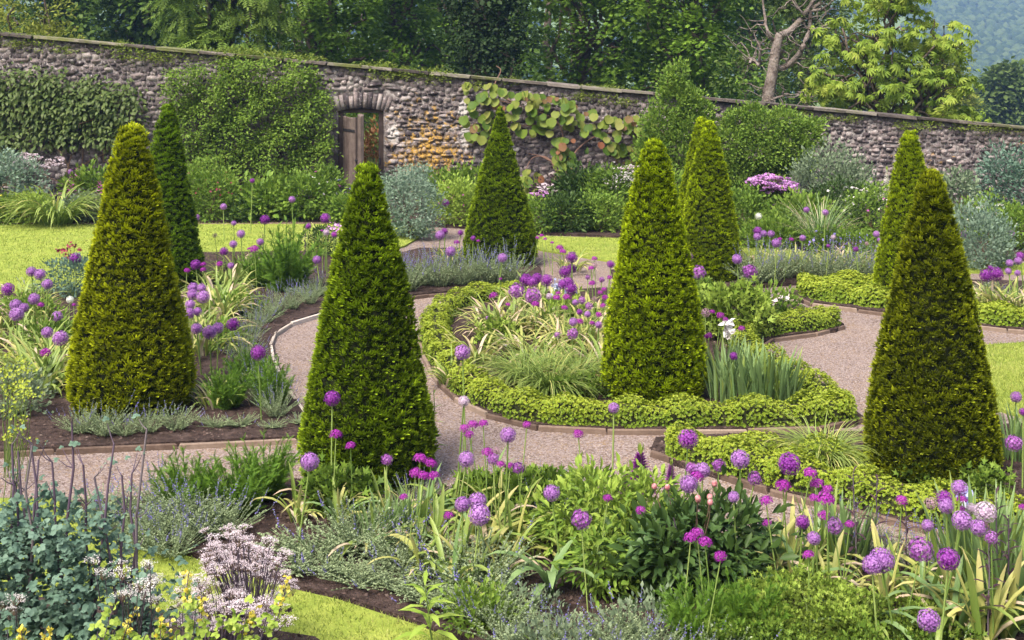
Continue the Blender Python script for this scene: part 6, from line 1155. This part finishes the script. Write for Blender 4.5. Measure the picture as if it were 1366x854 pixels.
shrub('wall_shrub', 'yellow-green growth over the coping right of the ash trunk', 'shrub', 350, HZ+F*EYE/27.4, [(0, 0, 2.65, .6, .4, .35), (.8, 0, 2.6, .5, .4, .3), (0, 0, 1.3, .8, .4, 1.2)], 1300, T_OVAL, .08, 'tr_lab')
# bare pale-barked tree
lm('pale_bark', [(.30,.26,.23), (.42,.37,.34)], None, trans=0, rough=.9)
M['pale_bark'] = noisemat('pale_bark', [(.06,.045,.038), (.14,.11,.095), (.23,.195,.175), (.14,.10,.05)], 5, 8, .95, .8, 20, .05)
D0 = 33.0; x0 = (1022-683)/F*D0; dt = thing('bare_tree', 'half-dead tree with thick pale trunk and bare twisted branches', 'tree', (x0, D0, 0), 0, 1, 'trees behind the wall')
def q3(px, py, off=0): p = wp(px, py, D0+off); return (p[0]-x0, off, p[2])
b = B(); tubes(b, [smooth_line([(0, 0, 0), q3(1024,140), q3(1030,100), q3(1036,62), q3(1041,45)], 4)], [np.linspace(.18, .11, 17)], 12); link('trunk', b.mesh('trunk', M['pale_bark'], True), parent=dt)
for A, r0, r1 in (([(1040,48), (1055,40), (1073,20), (1088,-5), (1110,-60)], .14, .05), ([(1034,92), (1050,88), (1066,72), (1072,60), (1080,40), (1082,15), (1098,-2), (1110,-40)], .12, .05), ([(1082,15), (1100,10), (1118,-6)], .06, .03), ([(1038,60), (1025,45), (1020,20), (1015,-20)], .08, .03), ([(1073,20), (1062,8), (1050,-10)], .05, .02), ([(1080,40), (1092,38), (1108,30)], .05, .02), ([(1022,135), (1045,128), (1062,126)], .05, .015), ([(1062,126), (1078,130), (1086,140)], .02, .008), ([(1012,88), (1014,65), (1010,55)], .06, .03), ([(1000,85), (1004,78), (1012,88)], .05, .05), ([(1050,88), (1052,72), (1045,70)], .03, .01)):
    b = B(); L = smooth_line([q3(x, y, rng.uniform(-.2, .2)) for x, y in A], 4); tubes(b, [L], [np.linspace(r0*.72, r1*.72, len(L))], 8)
    for j in range(9): i = rng.integers(1, len(L)); limb(b, L[i], L[i]+rng.normal(size=3)*np.array([.5, .4, .45])+np.array([0, 0, .15]), .02, .005, 0, 6, .08, 4)
    link('branch', b.mesh('branch', M['pale_bark'], True), parent=dt)
link('foliage', blob(B(), [(1.3, .4, 4.9, .8, .6, .7), (.8, .5, 4.4, .6, .5, .4), (2.0, .3, 4.2, .6, .5, .6), (-.3, .5, 4.9, .6, .4, .6), (1.0, .6, 2.9, .7, .4, .5), (-.7, .6, 2.6, .6, .4, .7)], 2200, T_OVAL, .12, .5, .2, .8).mesh('foliage', M['tr_oak']), parent=dt)
# chestnut-like tree with hanging leaflets
e = [(0, 0, 2.3, 1.4, 1.1, .9), (-1.2, 0, 2.6, .8, .8, .7), (1.25, 0, 2.3, .9, .8, .8), (-.4, 0, 3.6, 1.15, .9, .8), (.8, .1, 3.6, .95, .8, .7), (-1.3, 0, 3.7, .6, .6, .5), (.1, 0, 4.7, 1.1, .9, .6), (1.5, 0, 3.6, .45, .5, .55), (-.9, 0, 1.4, 1.0, .8, .7), (.9, 0, 1.3, 1.1, .8, .7), (0, 0, 5.7, .9, .8, .6), (1.7, 0, 1.6, .5, .5, .6)]
tree('chestnut_tree', 'bright yellow-green tree with large hanging leaf whorls and thin bare stems', 1185, 30, e, [(3000, T_WHORL, .19, 'tr_chest', None, {'asp': .9, 'inward': .65, 'droop': .7, 'rand': .7, 'clump': 1.5})], .10, 1.6, 30)
broad('middle-green tree behind the bare trunk and branches', 1075, 52, 2.7, 1.2, 6.5, 8, 11, 'tr_oak', 4200, .16, T_OVAL, name='oak_tree')
broad('dark green tree filling the gap left of the bare trunk', 995, 60, 3.2, 1.0, 7, 8, 12, 'tr_syc', 3800, .2, name='oak_tree')
broad('round green tree just right of the chestnut', 1262, 58, 1.6, .9, 3.4, 6, 13, 'tr_lab', 2600, .16, T_OVAL, name='oak_tree')
# rounded trees of the valley at right: two kinds, copied
va = broad('nearest rounded valley tree right of the chestnut', 1340, 105, 3.4, 1.5, 6.9, 9, 21, 'tr_oak', 5200, .30, T_OVAL, name='valley_tree', group='valley trees beyond the right wall')
vb = broad('pale valley tree beside the chestnut crown', 1285, 128, 3.2, 1.5, 7.0, 8, 22, 'tr_oak', 4200, .34, T_OVAL, name='valley_tree', group='valley trees beyond the right wall')
i = 0
for px, D, s_, lab in ((1318,150,1.15,'valley tree standing behind the nearest rounded one'), (1370,140,1.25,'dark valley tree at the right picture edge'), (1296,175,1.2,'small far valley tree left of the hillside meadow'), (1345,190,1.35,'far valley tree below the hazy hill'), (1385,200,1.3,'far valley tree at the right edge below the hill'), (1262,190,1.3,'far valley tree hidden partly by the chestnut'), (1240,160,1.2,'valley tree glimpsed through the chestnut leaves'), (1320,225,1.4,'farthest valley tree at the foot of the hazy hill'), (1400,115,1.0,'valley tree just past the right picture edge'), (1130,170,1.5,'valley tree glimpsed between the bare branches and chestnut')):
    x = (px-683)/F*D; dup((va, vb)[i % 2], (x, D, float(terrain(x, D))), i*1.9, (s_, s_, s_), lab, 'valley trees beyond the right wall'); i += 1
# the wood behind, and the trees clothing the far hill: each reads as one mass
b = B(); els = []
r_ = random.Random(9)
for i in range(95): D = r_.uniform(60, 86); px = r_.uniform(-250, 1090); els.append(((px-683)/F*D, D, r_.uniform(-1, 6) if i % 4 else r_.uniform(6, 11), r_.uniform(2, 3.5), r_.uniform(1.5, 2.5), r_.uniform(2, 3.5)))
blob(b, els, 36000, T_OVAL, .40, .6, .2, .6, droop=.3); prop(link('background_wood', b.mesh('background_wood', M['tr_wood'])), kind='stuff')
wt = B()
for i in range(30): D = r_.uniform(66, 84); x = (r_.uniform(-200, 1000)-683)/F*D; limb(wt, (x, D, float(terrain(x, D))-.2), (x+r_.uniform(-.5, .5), D, 11), .28, .14, 0, 6, .01, 6)
prop(link('wood_trunks', wt.mesh('wood_trunks', M['bark'])), kind='stuff')
bm = bmesh.new(); bmesh.ops.create_icosphere(bm, subdivisions=1, radius=1); bm.verts.ensure_lookup_table(); bm.faces.ensure_lookup_table()
T_CR = (np.array([v.co for v in bm.verts]), np.array([[v.index for v in f.verts] for f in bm.faces]), np.zeros((0, 4), int), np.zeros(len(bm.verts))); bm.free()
lm('hill_tree', [(.022,.040,.014), (.038,.062,.020), (.060,.090,.03), (.08,.11,.038)], None, trans=0, rough=.95)
b = B(); n = 17000; D = rng.uniform(430, 1450, n); px = np.where(rnd(n) < .8, rnd(n, 1215, 1420), rnd(n, -100, 1215)); x = (px-683)/F*D; keep = ~((D > 640) & (D < 655) & (px > 1240))
D, x = D[keep], x[keep]; n = len(D); z = terrain(x, D); s_ = rnd(n, 1.8, 4.2)*(D/900)**.4; k = T_CR[0].shape[0]
for i in range(0, n, 1000):
    j = slice(i, min(i+1000, n)); m = j.stop-j.start; jit = 1+.17*rng.normal(size=(m, k, 1)); v = np.stack([x[j], D[j], z[j]+s_[j]*.7], -1)[:, None, :]+T_CR[0][None]*jit*np.array([1, 1, .95])*s_[j][:, None, None]
    b.raw(v.reshape(-1, 3), [(T_CR[1][None]+(np.arange(m)*k)[:, None, None]).reshape(-1, 3)], np.repeat(rnd(m), k))
prop(link('hill_woodland', b.mesh('hill_woodland', M['hill_tree'], True)), kind='stuff')
# ------------------------------------------------------------------ the air
HAZE = .00042
bm = bmesh.new(); bmesh.ops.create_cube(bm, size=1)
for v in bm.verts: v.co = Vector((v.co.x*2260, 795+(v.co.y)*1700, -16+(v.co.z+.5)*206))
me = bpy.data.meshes.new('haze'); bm.to_mesh(me); bm.free(); m = bpy.data.materials.new('haze'); m.use_nodes = True; nt = m.node_tree; nt.nodes.remove(nt.nodes['Principled BSDF'])
pv = nt.nodes.new('ShaderNodeVolumePrincipled'); pv.inputs['Color'].default_value = (.30, .48, 1, 1); pv.inputs['Density'].default_value = HAZE; nt.links.new(pv.outputs[0], nt.nodes['Material Output'].inputs['Volume'])
me.materials.append(m); prop(link('haze', me), kind='stuff')
# every label between four and sixteen words
for o in C.objects:
    if 'label' in o and not 4 <= len(o['label'].split()) <= 16: print('LABEL LENGTH', o.name, len(o['label'].split()), o['label'])
